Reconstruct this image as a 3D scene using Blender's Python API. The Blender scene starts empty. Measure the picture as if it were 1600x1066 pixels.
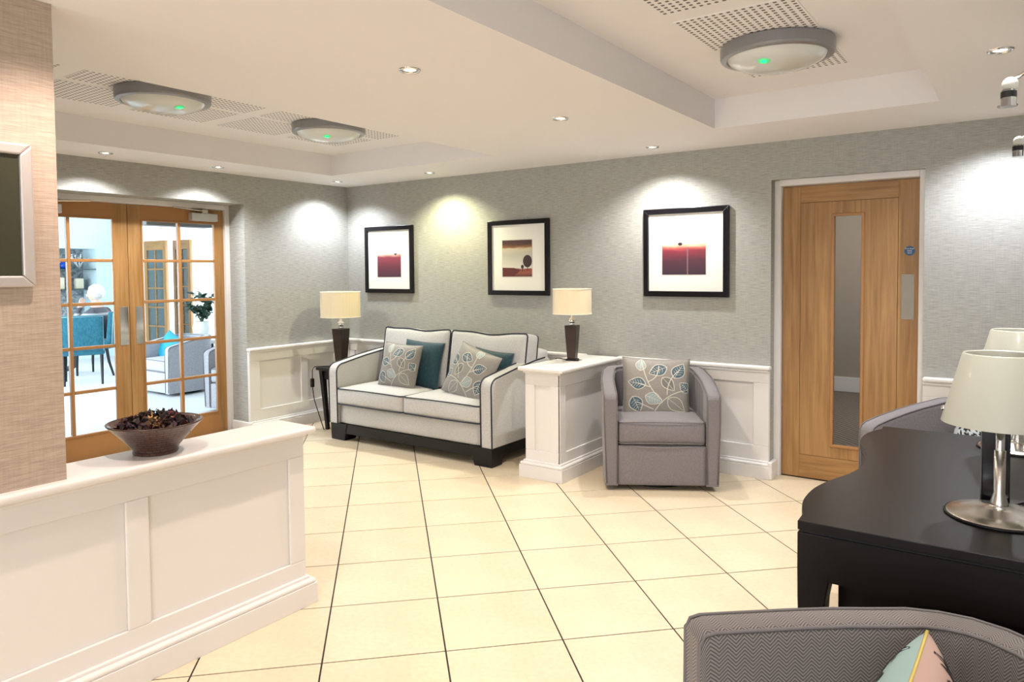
import bpy, bmesh, math, random
from mathutils import Vector, Matrix, Euler
random.seed(7)
sc = bpy.context.scene
COL = sc.collection
PI = math.pi

# ------------------------------------------------------------------ camera
def make_camera():
    f, yaw, pitch, roll = 1128.94, -0.6147, -0.0392, -0.0084
    fw = Vector((math.sin(yaw)*math.cos(pitch), math.cos(yaw)*math.cos(pitch), math.sin(pitch)))
    r = Vector((math.cos(yaw), -math.sin(yaw), 0)); u = r.cross(fw)
    c, s = math.cos(roll), math.sin(roll)
    r2 = c*r + s*u; u2 = -s*r + c*u
    M = Matrix(((r2.x, u2.x, -fw.x, 5.5315), (r2.y, u2.y, -fw.y, -4.9846), (r2.z, u2.z, -fw.z, 1.422), (0, 0, 0, 1)))
    cd = bpy.data.cameras.new('camera'); co = bpy.data.objects.new('camera', cd); COL.objects.link(co)
    co.matrix_world = M
    cd.sensor_width = 36; cd.lens = 36*f/1600; cd.shift_y = (467.94-533)/1600; cd.shift_x = -0.7/1600
    cd.clip_start = 0.05
    sc.camera = co
make_camera()
sc.view_settings.view_transform = 'Standard'; sc.view_settings.look = 'None'
sc.view_settings.gamma = 1; sc.view_settings.use_curve_mapping = False
sc.view_settings.exposure = 0.08

w = bpy.data.worlds.new('world'); sc.world = w; w.use_nodes = True
w.node_tree.nodes['Background'].inputs[0].default_value = (0.80, 0.90, 1.0, 1)
w.node_tree.nodes['Background'].inputs[1].default_value = 1.0

def area(name, loc, rot, sx, sy, power, col):
    l = bpy.data.lights.new(name, 'AREA'); l.shape = 'RECTANGLE'; l.size = sx; l.size_y = sy; l.energy = power; l.color = col
    o = bpy.data.objects.new(name, l); COL.objects.link(o); o.location = loc; o.rotation_euler = rot
    return o
# daylight entering by the entrance glazing behind the camera and by the lounge windows
area('entrance_daylight', (2.95, -7.45, 1.25), (PI/2, 0, 0), 1.1, 2.0, 42, (0.95, 0.97, 1.0))
area('entrance_daylight_right', (5.75, -7.45, 1.25), (PI/2, 0, 0), 1.6, 2.0, 62, (0.95, 0.97, 1.0))
area('lounge_daylight', (-4.2, -3.35, 1.3), (PI/2, 0, 0), 5.0, 1.8, 250, (0.80, 0.91, 1.0))
area('lounge_daylight_end', (-4.6, 3.35, 1.3), (-PI/2, 0, 0), 4.6, 1.8, 190, (0.85, 0.94, 1.0))
SPOT_W = 70

# ------------------------------------------------------------------ materials
def nt(m): m.use_nodes = True; return m.node_tree.nodes, m.node_tree.links
MATS = {}
def mat(name, col, rough=0.5, metal=0.0, emit=None, estr=0, trans=0, ior=1.45, alpha=1, coat=0, sheen=0, spec=0.5):
    if name in MATS: return MATS[name]
    m = bpy.data.materials.new(name); n, l = nt(m); b = n['Principled BSDF']
    b.inputs['Base Color'].default_value = (*col, 1); b.inputs['Roughness'].default_value = rough; b.inputs['Metallic'].default_value = metal
    b.inputs['Specular IOR Level'].default_value = spec
    if emit: b.inputs['Emission Color'].default_value = (*emit, 1); b.inputs['Emission Strength'].default_value = estr
    if trans: b.inputs['Transmission Weight'].default_value = trans; b.inputs['IOR'].default_value = ior
    if alpha < 1: b.inputs['Alpha'].default_value = alpha
    if coat: b.inputs['Coat Weight'].default_value = coat; b.inputs['Coat Roughness'].default_value = 0.1
    if sheen: b.inputs['Sheen Weight'].default_value = sheen
    MATS[name] = m; return m
def nodes_tex(m, kind, scale, coord='Object', **kw):
    n, l = nt(m)
    tc = n.new('ShaderNodeTexCoord'); mp = n.new('ShaderNodeMapping'); mp.inputs['Scale'].default_value = scale
    l.new(tc.outputs[coord], mp.inputs['Vector'])
    t = n.new(kind); l.new(mp.outputs[0], t.inputs['Vector'])
    for k, v in kw.items(): t.inputs[k].default_value = v
    return t
def ramp(m, src, stops):
    n, l = nt(m); r = n.new('ShaderNodeValToRGB'); l.new(src, r.inputs[0])
    e = r.color_ramp.elements
    while len(e) < len(stops): e.new(0.5)
    for i, (p, c) in enumerate(stops): e[i].position = p; e[i].color = (*c, 1)
    return r.outputs[0]
def bump(m, src, strength, dist=0.01):
    n, l = nt(m); b = n.new('ShaderNodeBump'); b.inputs['Strength'].default_value = strength; b.inputs['Distance'].default_value = dist
    l.new(src, b.inputs['Height']); l.new(b.outputs[0], n['Principled BSDF'].inputs['Normal'])
def base(m, src): n, l = nt(m); l.new(src, n['Principled BSDF'].inputs['Base Color'])
def mixcol(m, fac, a, b, mode='MIX'):
    n, l = nt(m); x = n.new('ShaderNodeMix'); x.data_type = 'RGBA'; x.blend_type = mode
    for s, v in ((0, fac), (6, a), (7, b)):
        if hasattr(v, 'is_linked'): l.new(v, x.inputs[s])
        elif isinstance(v, (int, float)): x.inputs[s].default_value = v
        else: x.inputs[s].default_value = (*v, 1)
    return x.outputs[2]

def wallpaper(name, c1, c2, c3):
    m = mat(name, c2, 0.62)
    t = nodes_tex(m, 'ShaderNodeTexNoise', (15, 15, 290), Detail=4, Roughness=0.6, Scale=1.0)
    t2 = nodes_tex(m, 'ShaderNodeTexNoise', (160, 160, 9), Detail=3, Scale=1.0)
    a = ramp(m, t.outputs[0], [(0.30, c1), (0.5, c2), (0.70, c3)])
    b = ramp(m, t2.outputs[0], [(0.35, (0.86,)*3), (0.65, (1.0,)*3)])
    base(m, mixcol(m, 0.6, a, b, 'MULTIPLY')); bump(m, t.outputs[0], 0.25, 0.004)
    return m
M_wall = wallpaper('wallpaper_grasscloth', (0.285, 0.28, 0.252), (0.39, 0.385, 0.35), (0.49, 0.483, 0.445))
M_pier = wallpaper('wallpaper_grasscloth_beige', (0.37, 0.29, 0.225), (0.45, 0.36, 0.285), (0.52, 0.43, 0.345))
M_white = mat('white_eggshell_paint', (0.76, 0.735, 0.71), 0.38)
M_ceil = mat('ceiling_paint', (0.835, 0.81, 0.81), 0.85)
M_lwall = mat('lounge_wall_paint', (0.62, 0.76, 0.80), 0.7)
M_lwhite = mat('lounge_white_paint', (0.85, 0.86, 0.85), 0.7)
M_lceil = mat('lounge_ceiling_paint', (0.86, 0.88, 0.90), 0.8)
def tile_mat():
    m = mat('cream_floor_tile', (0.78, 0.63, 0.42), 0.32, spec=0.4)
    t = nodes_tex(m, 'ShaderNodeTexNoise', (2.3, 2.3, 2.3), Detail=4, Scale=1.0)
    t2 = nodes_tex(m, 'ShaderNodeTexNoise', (45, 45, 45), Detail=4, Scale=1.0)
    a = ramp(m, t.outputs[0], [(0.3, (0.68, 0.565, 0.40)), (0.7, (0.75, 0.65, 0.475))])
    b = ramp(m, t2.outputs[0], [(0.3, (0.93, 0.90, 0.86)), (0.6, (1, 1, 1))])
    base(m, mixcol(m, 0.8, a, b, 'MULTIPLY'))
    return m
M_tile = tile_mat()
M_grout = mat('dark_grout', (0.035, 0.03, 0.025), 0.9)
def oak(name, c1, c2, vertical=True):
    m = mat(name, c1, 0.42)
    s = (38, 38, 1.6) if vertical else (1.6, 38, 38)
    t = nodes_tex(m, 'ShaderNodeTexNoise', s, Detail=6, Roughness=0.6, Distortion=0.6, Scale=1.0)
    t2 = nodes_tex(m, 'ShaderNodeTexNoise', (5, 5, 0.8) if vertical else (0.8, 5, 5), Detail=2, Distortion=1.5, Scale=1.0)
    a = ramp(m, t.outputs[0], [(0.32, c1), (0.68, c2)])
    b = ramp(m, t2.outputs[0], [(0.35, (0.84, 0.80, 0.74)), (0.65, (1, 1, 1))])
    base(m, mixcol(m, 0.8, a, b, 'MULTIPLY')); bump(m, t.outputs[0], 0.08, 0.003)
    return m
M_oak = oak('oak_veneer', (0.285, 0.142, 0.043), (0.45, 0.25, 0.088))
M_oakh = oak('oak_veneer_cross', (0.285, 0.142, 0.043), (0.45, 0.25, 0.088), False)
M_oaky = mat('oak_beading', (0.37, 0.175, 0.055), 0.4)
M_groove = mat('oak_groove', (0.12, 0.06, 0.025), 0.8)
M_glass = mat('clear_glass', (0.95, 0.98, 0.97), 0.0, trans=1.0, ior=1.05, spec=0.5)
M_chrome = mat('polished_chrome', (0.78, 0.78, 0.78), 0.08, 1.0)
M_steel = mat('brushed_steel', (0.62, 0.59, 0.55), 0.24, 1.0)
M_alu = mat('silver_paint', (0.55, 0.55, 0.54), 0.4, 0.3)
M_fitgrey = mat('grey_fitting_plastic', (0.27, 0.27, 0.28), 0.32, 0.35)
M_lens = mat('frosted_lens', (0.66, 0.68, 0.65), 0.22, coat=0.5)
M_led = mat('green_indicator', (0.0, 0.8, 0.2), 0.4, emit=(0.0, 1.0, 0.25), estr=2.0)
M_ledhalo = mat('green_led_halo', (0.16, 0.80, 0.36), 0.4, emit=(0.05, 0.9, 0.3), estr=0.25)
M_lamp_on = mat('lamp_glow', (1, 1, 1), 0.5, emit=(1, 0.97, 0.92), estr=14)
M_black = mat('black_wood', (0.008, 0.0075, 0.008), 0.4, spec=0.3)
M_espresso = mat('espresso_lacquer', (0.005, 0.0037, 0.0035), 0.36, spec=0.28)
M_frame = mat('picture_frame_black', (0.007, 0.006, 0.008), 0.28, spec=0.3)
M_mat = mat('picture_mount_card', (0.84, 0.83, 0.77), 0.55, coat=0.4)
def fabric(name, c1, c2, scale=260, b=0.2, rough=0.85):
    m = mat(name, c1, rough, sheen=0.15)
    t = nodes_tex(m, 'ShaderNodeTexNoise', (scale, scale, scale*0.45), Detail=3, Scale=1.0)
    base(m, ramp(m, t.outputs[0], [(0.35, c1), (0.65, c2)])); bump(m, t.outputs[0], b, 0.002)
    return m
M_sofa = fabric('oatmeal_linen', (0.435, 0.425, 0.41), (0.575, 0.56, 0.54))
M_pipe = mat('navy_piping', (0.018, 0.024, 0.040), 0.7)
M_grey = fabric('grey_chenille', (0.170, 0.154, 0.160), (0.215, 0.195, 0.202), 240)
M_greypipe = mat('grey_chair_piping', (0.15, 0.135, 0.135), 0.8)
M_taupe = fabric('taupe_satin', (0.225, 0.208, 0.182), (0.28, 0.26, 0.228), 200, 0.1, 0.55)
M_teal = fabric('teal_velvet', (0.002, 0.026, 0.038), (0.005, 0.050, 0.066), 90, 0.15, 0.7)
M_cream = mat('cream_embroidery', (0.66, 0.62, 0.52), 0.6)
M_leafblue = mat('leaf_blue_thread', (0.06, 0.115, 0.15), 0.6)
M_leafteal = mat('leaf_pale_thread', (0.30, 0.37, 0.37), 0.55)
M_leafgrey = mat('leaf_grey_thread', (0.17, 0.165, 0.15), 0.6)
def herringbone():
    m = mat('grey_herringbone', (0.15, 0.135, 0.13), 0.9, sheen=0.15); n, l = nt(m)
    uv = n.new('ShaderNodeUVMap'); sp = n.new('ShaderNodeSeparateXYZ'); l.new(uv.outputs[0], sp.inputs[0])
    def mth(op, a, b=None):
        x = n.new('ShaderNodeMath'); x.operation = op
        for i, v in enumerate((a, b)):
            if v is None: continue
            if isinstance(v, (int, float)): x.inputs[i].default_value = v
            else: l.new(v, x.inputs[i])
        return x.outputs[0]
    pp = mth('PINGPONG', sp.outputs[0], 0.019)
    k = mth('FRACT', mth('MULTIPLY', mth('ADD', sp.outputs[1], mth('MULTIPLY', pp, 0.9)), 130))
    st = mth('PINGPONG', k, 0.5)
    base(m, ramp(m, st, [(0.10, (0.055, 0.05, 0.048)), (0.30, (0.215, 0.19, 0.178))]))
    return m
M_herr = herringbone()

# ------------------------------------------------------------------ mesh helpers
ORG = {}
def top_org(o):
    while o is not None:
        if o.name in ORG: return ORG[o.name]
        o = o.parent
    return Vector((0, 0, 0))
def tag(o, label=None, cat=None, group=None, kind=None):
    if label: o['label'] = label
    if cat: o['category'] = cat
    if group: o['group'] = group
    if kind: o['kind'] = kind
    return o
def thing(name, label, cat, loc=(0, 0, 0), rotz=0, group=None, kind=None, world=False):
    """an empty at the base of a thing; world=True: its parts are given in world coordinates"""
    o = bpy.data.objects.new(name, None); COL.objects.link(o); o.location = loc; o.rotation_euler = (0, 0, rotz); o.empty_display_size = 0.1
    if world: ORG[o.name] = Vector(loc)
    return tag(o, label, cat, group, kind)
def link(name, me, m, parent=None, bevel=0, smooth=False, sub=0, seg=2, label=None):
    o = bpy.data.objects.new(name, me); COL.objects.link(o)
    if m is not None and not me.materials: me.materials.append(m)
    if parent is not None: o.parent = parent
    if smooth: me.polygons.foreach_set('use_smooth', [True]*len(me.polygons)); me.update()
    if bevel:
        b = o.modifiers.new('bevel', 'BEVEL'); b.width = bevel; b.segments = seg; b.limit_method = 'ANGLE'; b.angle_limit = math.radians(40)
    if sub:
        s = o.modifiers.new('sub', 'SUBSURF'); s.levels = sub; s.render_levels = sub
    if label: o['label'] = label
    return o
def mk(name, bm, m, parent=None, **k):
    if parent is not None:
        g = top_org(parent)
        if g.length: bmesh.ops.translate(bm, vec=-g, verts=bm.verts)
    bmesh.ops.recalc_face_normals(bm, faces=bm.faces)
    me = bpy.data.meshes.new(name); bm.to_mesh(me); bm.free()
    return link(name, me, m, parent, **k)
def bx(bm, x0, x1, y0, y1, z0, z1):
    v = [bm.verts.new(p) for p in ((x0,y0,z0),(x1,y0,z0),(x1,y1,z0),(x0,y1,z0),(x0,y0,z1),(x1,y0,z1),(x1,y1,z1),(x0,y1,z1))]
    for f in ((0,3,2,1),(4,5,6,7),(0,1,5,4),(1,2,6,5),(2,3,7,6),(3,0,4,7)): bm.faces.new([v[i] for i in f])
def box(name, x0, x1, y0, y1, z0, z1, m, parent=None, **k):
    bm = bmesh.new(); bx(bm, min(x0,x1), max(x0,x1), min(y0,y1), max(y0,y1), min(z0,z1), max(z0,z1)); return mk(name, bm, m, parent, **k)
def prism(bm, pts, z0, z1, axis='z'):
    """extrude a polygon along an axis; pts are the two other coordinates"""
    def P(p, h): return {'z': (p[0], p[1], h), 'y': (p[0], h, p[1]), 'x': (h, p[0], p[1])}[axis]
    a = [bm.verts.new(P(p, z0)) for p in pts]; b = [bm.verts.new(P(p, z1)) for p in pts]
    n = len(pts); bm.faces.new(a[::-1]); bm.faces.new(b)
    for i in range(n): bm.faces.new((a[i], a[(i+1) % n], b[(i+1) % n], b[i]))
def lathe(bm, prof, seg=32, c=(0, 0, 0), cap=True):
    rings = []
    for r, z in prof:
        rings.append([bm.verts.new((c[0]+r*math.cos(2*PI*i/seg), c[1]+r*math.sin(2*PI*i/seg), c[2]+z)) for i in range(seg)])
    for a, b in zip(rings, rings[1:]):
        for i in range(seg): bm.faces.new((a[i], a[(i+1) % seg], b[(i+1) % seg], b[i]))
    if cap:
        if prof[0][0] > 1e-4: bm.faces.new(rings[0][::-1])
        if prof[-1][0] > 1e-4: bm.faces.new(rings[-1])
def tube(bm, pts, r, seg=6, closed=False, radii=None):
    pts = [Vector(p) for p in pts]; n = len(pts); rings = []
    for i, p in enumerate(pts):
        a = pts[(i-1) % n] if (closed or i > 0) else p; b = pts[(i+1) % n] if (closed or i < n-1) else p
        t = (b-a).normalized(); up = Vector((0, 0, 1)) if abs(t.z) < 0.93 else Vector((1, 0, 0))
        s = t.cross(up).normalized(); q = s.cross(t); rr = radii[i] if radii else r
        rings.append([bm.verts.new(p + rr*(math.cos(2*PI*k/seg)*s + math.sin(2*PI*k/seg)*q)) for k in range(seg)])
    m = n if closed else n-1
    for i in range(m):
        a, b = rings[i], rings[(i+1) % n]
        for k in range(seg): bm.faces.new((a[k], a[(k+1) % seg], b[(k+1) % seg], b[k]))
    if not closed: bm.faces.new(rings[0][::-1]); bm.faces.new(rings[-1])
def softbox(bm, cx, cy, cz, w, d, h, r=0.03, bulge=(0, 0, 0), n=8, tilt=0, M=None):
    """box with rounded edges and slightly swollen faces; tilt about x through its base centre"""
    g = {}
    def key(i, j, k): return (i, j, k)
    def pt(i, j, k):
        a = [2*i/n-1, 2*j/n-1, 2*k/n-1]
        # denser sampling near the edges
        a = [math.copysign(1-(1-abs(t))**1.6, t) for t in a]
        half = (w/2, d/2, h/2); p = [a[q]*half[q] for q in range(3)]
        cl = [max(-(half[q]-r), min(half[q]-r, p[q])) for q in range(3)]
        dv = Vector([p[q]-cl[q] for q in range(3)])
        if dv.length > 1e-9: p = [cl[q] + dv.normalized()[q]*r*min(1.0, max(abs(dv[0]), abs(dv[1]), abs(dv[2]))/r) for q in range(3)]
        for q in range(3):
            o1, o2 = [x for x in range(3) if x != q]
            if abs(a[q]) > 0.5: p[q] += math.copysign(bulge[q]*(1-a[o1]**2)*(1-a[o2]**2), a[q])
        v = Vector(p)
        if tilt: v = Matrix.Rotation(tilt, 3, 'X') @ (v + Vector((0, 0, h/2))) - Vector((0, 0, h/2))
        if M is not None: v = M @ v
        return v + Vector((cx, cy, cz))
    def vt(i, j, k):
        q = (i, j, k)
        if q not in g: g[q] = bm.verts.new(pt(i, j, k))
        return g[q]
    for i in range(n):
        for j in range(n):
            for f in ((lambda a, b: (a, b, 0)), (lambda a, b: (a, b, n)), (lambda a, b: (a, 0, b)), (lambda a, b: (a, n, b)), (lambda a, b: (0, a, b)), (lambda a, b: (n, a, b))):
                try: bm.faces.new((vt(*f(i, j)), vt(*f(i+1, j)), vt(*f(i+1, j+1)), vt(*f(i, j+1))))
                except ValueError: pass
def rrect(w, h, r, n=5):
    pts = []   # rounded rectangle, with points along its straight sides
    for cx, cy, a0 in ((w/2-r, h/2-r, 0), (-w/2+r, h/2-r, PI/2), (-w/2+r, -h/2+r, PI), (w/2-r, -h/2+r, 1.5*PI)):
        for i in range(n+1):
            a = a0 + i*PI/2/n; pts.append((cx+r*math.cos(a), cy+r*math.sin(a)))
    out = []
    for i, p in enumerate(pts):
        q = pts[(i+1) % len(pts)]; out.append(p); m = int(math.hypot(q[0]-p[0], q[1]-p[1])/0.06)
        for k in range(1, m): out.append((p[0]+(q[0]-p[0])*k/m, p[1]+(q[1]-p[1])*k/m))
    return out
def dup(root, loc, rotz, label, name=None):
    def cp(o, par):
        c = o.copy(); COL.objects.link(c); c.parent = par
        for ch in list(o.children): cp(ch, c)
        return c
    r = cp(root, None); r.location = loc; r.rotation_euler = (0, 0, rotz); r['label'] = label
    return r

# ------------------------------------------------------------------ room shell
H = 2.27; HC = 2.445; HD = 0.765
XR = 6.9; YN = -7.5
DO = (4.146, 5.046, 2.017)          # doorway in the back wall
LO = (-2.945, -1.18, 2.022)         # doorway in the left wall
def structure(o, label): return tag(o, label, None, None, 'structure')

floor = box('floor', -0.32, XR, YN, 0.2, -0.06, -0.0022, M_grout); structure(floor, 'cream square floor tiles laid diagonally with dark joints')
def clip(poly, f):
    out = []
    for i in range(len(poly)):
        a, b = poly[i], poly[(i+1) % len(poly)]; fa, fb = f(a), f(b)
        if fa >= 0: out.append(a)
        if (fa >= 0) != (fb >= 0):
            t = fa/(fa-fb); out.append((a[0]+t*(b[0]-a[0]), a[1]+t*(b[1]-a[1])))
    return out
TH, TP, TX, TY, GAP = 0.7869, 0.4508, 0.915, -0.7393, 0.0034
ct, st = math.cos(TH), math.sin(TH)
full = None
def tile_mesh(poly):
    bm = bmesh.new(); prism(bm, poly, -0.010, 0.0); bmesh.ops.recalc_face_normals(bm, faces=bm.faces)
    me = bpy.data.meshes.new('tile'); bm.to_mesh(me); bm.free(); me.materials.append(M_tile); return me
for i in range(-16, 24):
    for j in range(-16, 24):
        cx = TX + (i+.5)*TP*ct + (j+.5)*TP*st; cy = TY + (i+.5)*TP*st - (j+.5)*TP*ct
        h = TP/2-GAP
        poly = [(cx+a*h*ct+b*h*st, cy+a*h*st-b*h*ct) for a, b in ((-1,-1),(1,-1),(1,1),(-1,1))]
        if all(0 <= p[0] <= XR and YN <= p[1] <= 0 for p in poly):
            if full is None: full = tile_mesh([(p[0]-cx, p[1]-cy) for p in poly])
            o = link('tile', full, None, floor); o.location = (cx, cy, 0); continue
        for f in (lambda p: p[0], lambda p: XR-p[0], lambda p: p[1]-YN, lambda p: -p[1]):
            if poly: poly = clip(poly, f)
        if len(poly) < 3: continue
        ar = abs(sum(poly[k][0]*poly[(k+1) % len(poly)][1]-poly[(k+1) % len(poly)][0]*poly[k][1] for k in range(len(poly))))/2
        if ar < 0.002: continue
        link('tile', tile_mesh([(p[0]-cx, p[1]-cy) for p in poly]), None, floor).location = (cx, cy, 0)
box('threshold', DO[0], DO[1], 0.002, 0.115, -0.010, 0.0, M_tile, floor)
box('threshold', -0.20, -0.002, LO[0], LO[1], -0.010, 0.0, M_tile, floor)

bm = bmesh.new()
bx(bm, -0.32, DO[0], 0, 0.2, 0, H+0.4); bx(bm, DO[1], XR, 0, 0.2, 0, H+0.4); bx(bm, DO[0], DO[1], 0, 0.2, DO[2], H+0.4)
structure(mk('wall_back', bm, M_wall), 'grey woven-texture wallpapered wall with the three framed pictures')
bm = bmesh.new()
bx(bm, -0.32, 0, YN, LO[0], 0, H+0.4); bx(bm, -0.32, 0, LO[1], 0, 0, H+0.4); bx(bm, -0.32, 0, LO[0], LO[1], LO[2], H+0.4)
bx(bm, -0.32, -0.1, 0.2, 3.6, 0, H+0.4)
structure(mk('wall_left', bm, M_wall), 'grey wallpapered wall around the glazed double doors')
structure(box('wall_right', XR, XR+0.15, YN, 0.2, 0, H+0.4, M_wall), 'plain wallpapered wall on the far right')
bm = bmesh.new(); bx(bm, -0.32, 2.6, YN-0.15, YN, 0, H+0.4); bx(bm, 6.6, XR+.15, YN-0.15, YN, 0, H+0.4); bx(bm, 2.6, 6.6, YN-0.15, YN, 2.26, H+0.4); bx(bm, 2.6, 6.6, YN-0.15, YN, 0, 0.2); bx(bm, 3.55, 4.9, YN-0.15, YN, 0, H)  # unseen middle pillar added to darken the push plate's reflection
structure(mk('wall_near', bm, M_wall), 'wall with wide entrance glazing behind the viewer')
structure(box('wall_partition', 5.70, 5.86, -2.98, -1.62, 0, H, M_wall), 'short partition behind the dark console table')
structure(box('wall_pier', 2.85, 3.03, YN, -3.935, HD-0.002, H, M_pier), 'beige wallpapered pier standing on the near half wall')

# ceiling with two coffers
C1 = (0.572, 2.35, -5.2, -0.69); C2 = (4.0, 5.172, -5.4, -0.685)
bm = bmesh.new()
def slab(x0, x1, y0, y1): bx(bm, x0, x1, y0, y1, H, H+0.05)
slab(-0.32, C1[0], YN, 0.2); slab(C1[1], C2[0], YN, 0.2); slab(C2[1], XR, YN, 0.2)
for c in (C1, C2): slab(c[0], c[1], c[3], 0.2); slab(c[0], c[1], YN, c[2])
for c in (C1, C2):
    t = 0.03
    bx(bm, c[0]-t, c[0], c[2], c[3], H+0.05, HC+0.05); bx(bm, c[1], c[1]+t, c[2], c[3], H+0.05, HC+0.05)
    bx(bm, c[0]-t, c[1]+t, c[3], c[3]+t, H+0.05, HC+0.05); bx(bm, c[0]-t, c[1]+t, c[2]-t, c[2], H+0.05, HC+0.05)
    bx(bm, c[0]-t, c[1]+t, c[2]-t, c[3]+t, HC, HC+0.05)
ceiling = structure(mk('ceiling', bm, M_ceil), 'warm white plaster ceiling with two recessed coffers')
def perf_mat():
    m = mat('perforated_plasterboard', (0.835, 0.81, 0.81), 0.85); n, l = nt(m)
    tc = n.new('ShaderNodeTexCoord'); sp = n.new('ShaderNodeSeparateXYZ'); l.new(tc.outputs['Object'], sp.inputs[0])
    def mth(op, a, b):
        x = n.new('ShaderNodeMath'); x.operation = op
        for i, v in enumerate((a, b)):
            if isinstance(v, (int, float)): x.inputs[i].default_value = v
            else: l.new(v, x.inputs[i])
        return x.outputs[0]
    def hole(s): return mth('LESS_THAN', mth('ABSOLUTE', mth('SUBTRACT', mth('FRACT', mth('MULTIPLY', s, 1/0.030), 0), 0.5), 0), 0.235)
    base(m, mixcol(m, mth('MULTIPLY', hole(sp.outputs[0]), hole(sp.outputs[1])), (0.835, 0.81, 0.81), (0.13, 0.11, 0.10)))
    return m
M_perf = perf_mat()
def perf(x0, x1, y0, y1):
    o = box('perforated_panel', 0, x1-x0, 0, y1-y0, HC-0.003, HC+0.003, M_perf, ceiling); o.location = (x0, y0, 0)
for k in range(4): perf(4.335, 4.335+0.48, -1.535-0.585*k, -1.055-0.585*k)
for k in range(5):
    perf(0.98, 1.40, -1.475-0.585*k, -0.995-0.585*k); perf(1.46, 1.74, -1.475-0.585*k, -0.995-0.585*k)

# panelled wainscot: builds backing, recessed frame, cap and skirting in world coordinates
def wains(prefix, axis, face, out, a0, a1, panels, label_n, ends=(0, 0)):
    """axis 'x': runs along x on plane y=face; out = sign of the outward normal. a0..a1 extent, panels list of (p0,p1)"""
    def B(bmm, s0, s1, d0, d1, z0, z1):
        d0, d1 = sorted((face+out*d0, face+out*d1))
        if axis == 'x': bx(bmm, s0, s1, d0, d1, z0, z1)
        else: bx(bmm, d0, d1, s0, s1, z0, z1)
    return B
def paneling(name, label, axis, face, out, a0, a1, panels, rail=True, skirt=True, e0=0, e1=0):
    B = wains(None, axis, face, out, a0, a1, panels, label)
    t0, t1 = 0.012, 0.030; zt, zb = 0.648, 0.218; ztop = HD-0.028
    root = structure(thing(name, label, None, (0, 0, 0)), label)
    bmm = bmesh.new(); B(bmm, a0, a1, 0.0, t0, 0.0, ztop); mk('backing_board', bmm, M_white, root)
    bmm = bmesh.new(); B(bmm, a0, a1, t0, t1, zt, ztop); mk('rail', bmm, M_white, root, bevel=0.003)
    bmm = bmesh.new(); B(bmm, a0, a1, t0, t1, 0.10, zb); mk('rail', bmm, M_white, root, bevel=0.003)
    cuts = [a0]+[q for p in panels for q in p]+[a1]
    for k in range(0, len(cuts), 2):
        if cuts[k+1]-cuts[k] > 0.004:
            bmm = bmesh.new(); B(bmm, cuts[k], cuts[k+1], t0, t1, zb, zt); mk('stile', bmm, M_white, root, bevel=0.003)
    for p0, p1 in panels:
        bmm = bmesh.new(); B(bmm, p0+0.0, p1-0.0, t0-0.004, t0+0.002, zb, zt); mk('panel', bmm, M_white, root)
    if rail:
        bmm = bmesh.new(); B(bmm, a0-e0*0.03, a1+e1*0.03, 0, 0.055, HD-0.028, HD); mk('dado_rail', bmm, M_white, root, bevel=0.010, seg=3)
        bmm = bmesh.new(); B(bmm, a0, a1, t1-0.004, 0.042, HD-0.045, HD-0.026); mk('dado_moulding', bmm, M_white, root, bevel=0.006)
    if skirt:
        bmm = bmesh.new(); B(bmm, a0-e0*0.034, a1+e1*0.034, t1-0.002, 0.064, 0, 0.085); mk('skirting', bmm, M_white, root, bevel=0.002)
        bmm = bmesh.new(); B(bmm, a0-e0*0.030, a1+e1*0.030, t1-0.002, 0.060, 0.083, 0.106); mk('skirting_torus', bmm, M_white, root, bevel=0.010, seg=3)
        bmm = bmesh.new(); B(bmm, a0-e0*0.012, a1+e1*0.012, t1-0.002, 0.042, 0.104, 0.118); mk('skirting_cap', bmm, M_white, root, bevel=0.004)
    return root
paneling('trim_1', 'white panelled wainscot on the back wall behind the sofa', 'x', 0, -1, 0.03, 2.737, [(0.10, 0.62), (0.70, 1.30), (1.38, 1.98), (2.06, 2.66)])
paneling('trim_2', 'white panelled wainscot between the half wall and the oak door', 'x', 0, -1, 3.013, DO[0], [(3.10, 3.52), (3.60, 4.042)], e1=0.35)
paneling('trim_3', 'white panelled wainscot to the right of the oak door', 'x', 0, -1, DO[1]+0.004, XR, [(5.22, 5.75), (5.85, 6.7)], e0=0.0)
paneling('trim_4', 'white panelled wainscot on the wall beside the glazed doors', 'y', 0, 1, LO[1], 0.0, [(-1.076, -0.626), (-0.552, -0.10)], e0=0.35)
bm = bmesh.new(); bx(bm, -0.20, 0.062, LO[1]-0.030, LO[1]-0.001, 0, 0.118)
structure(mk('baseboard_left', bm, M_white, bevel=0.006), 'short white skirting inside the reveal of the glazed doors')
bm = bmesh.new(); bx(bm, DO[0]+0.001, DO[0]+0.03, -0.062, 0.075, 0, 0.118)
structure(mk('baseboard_back', bm, M_white, bevel=0.006), 'short white skirting returning into the oak door reveal')

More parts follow.
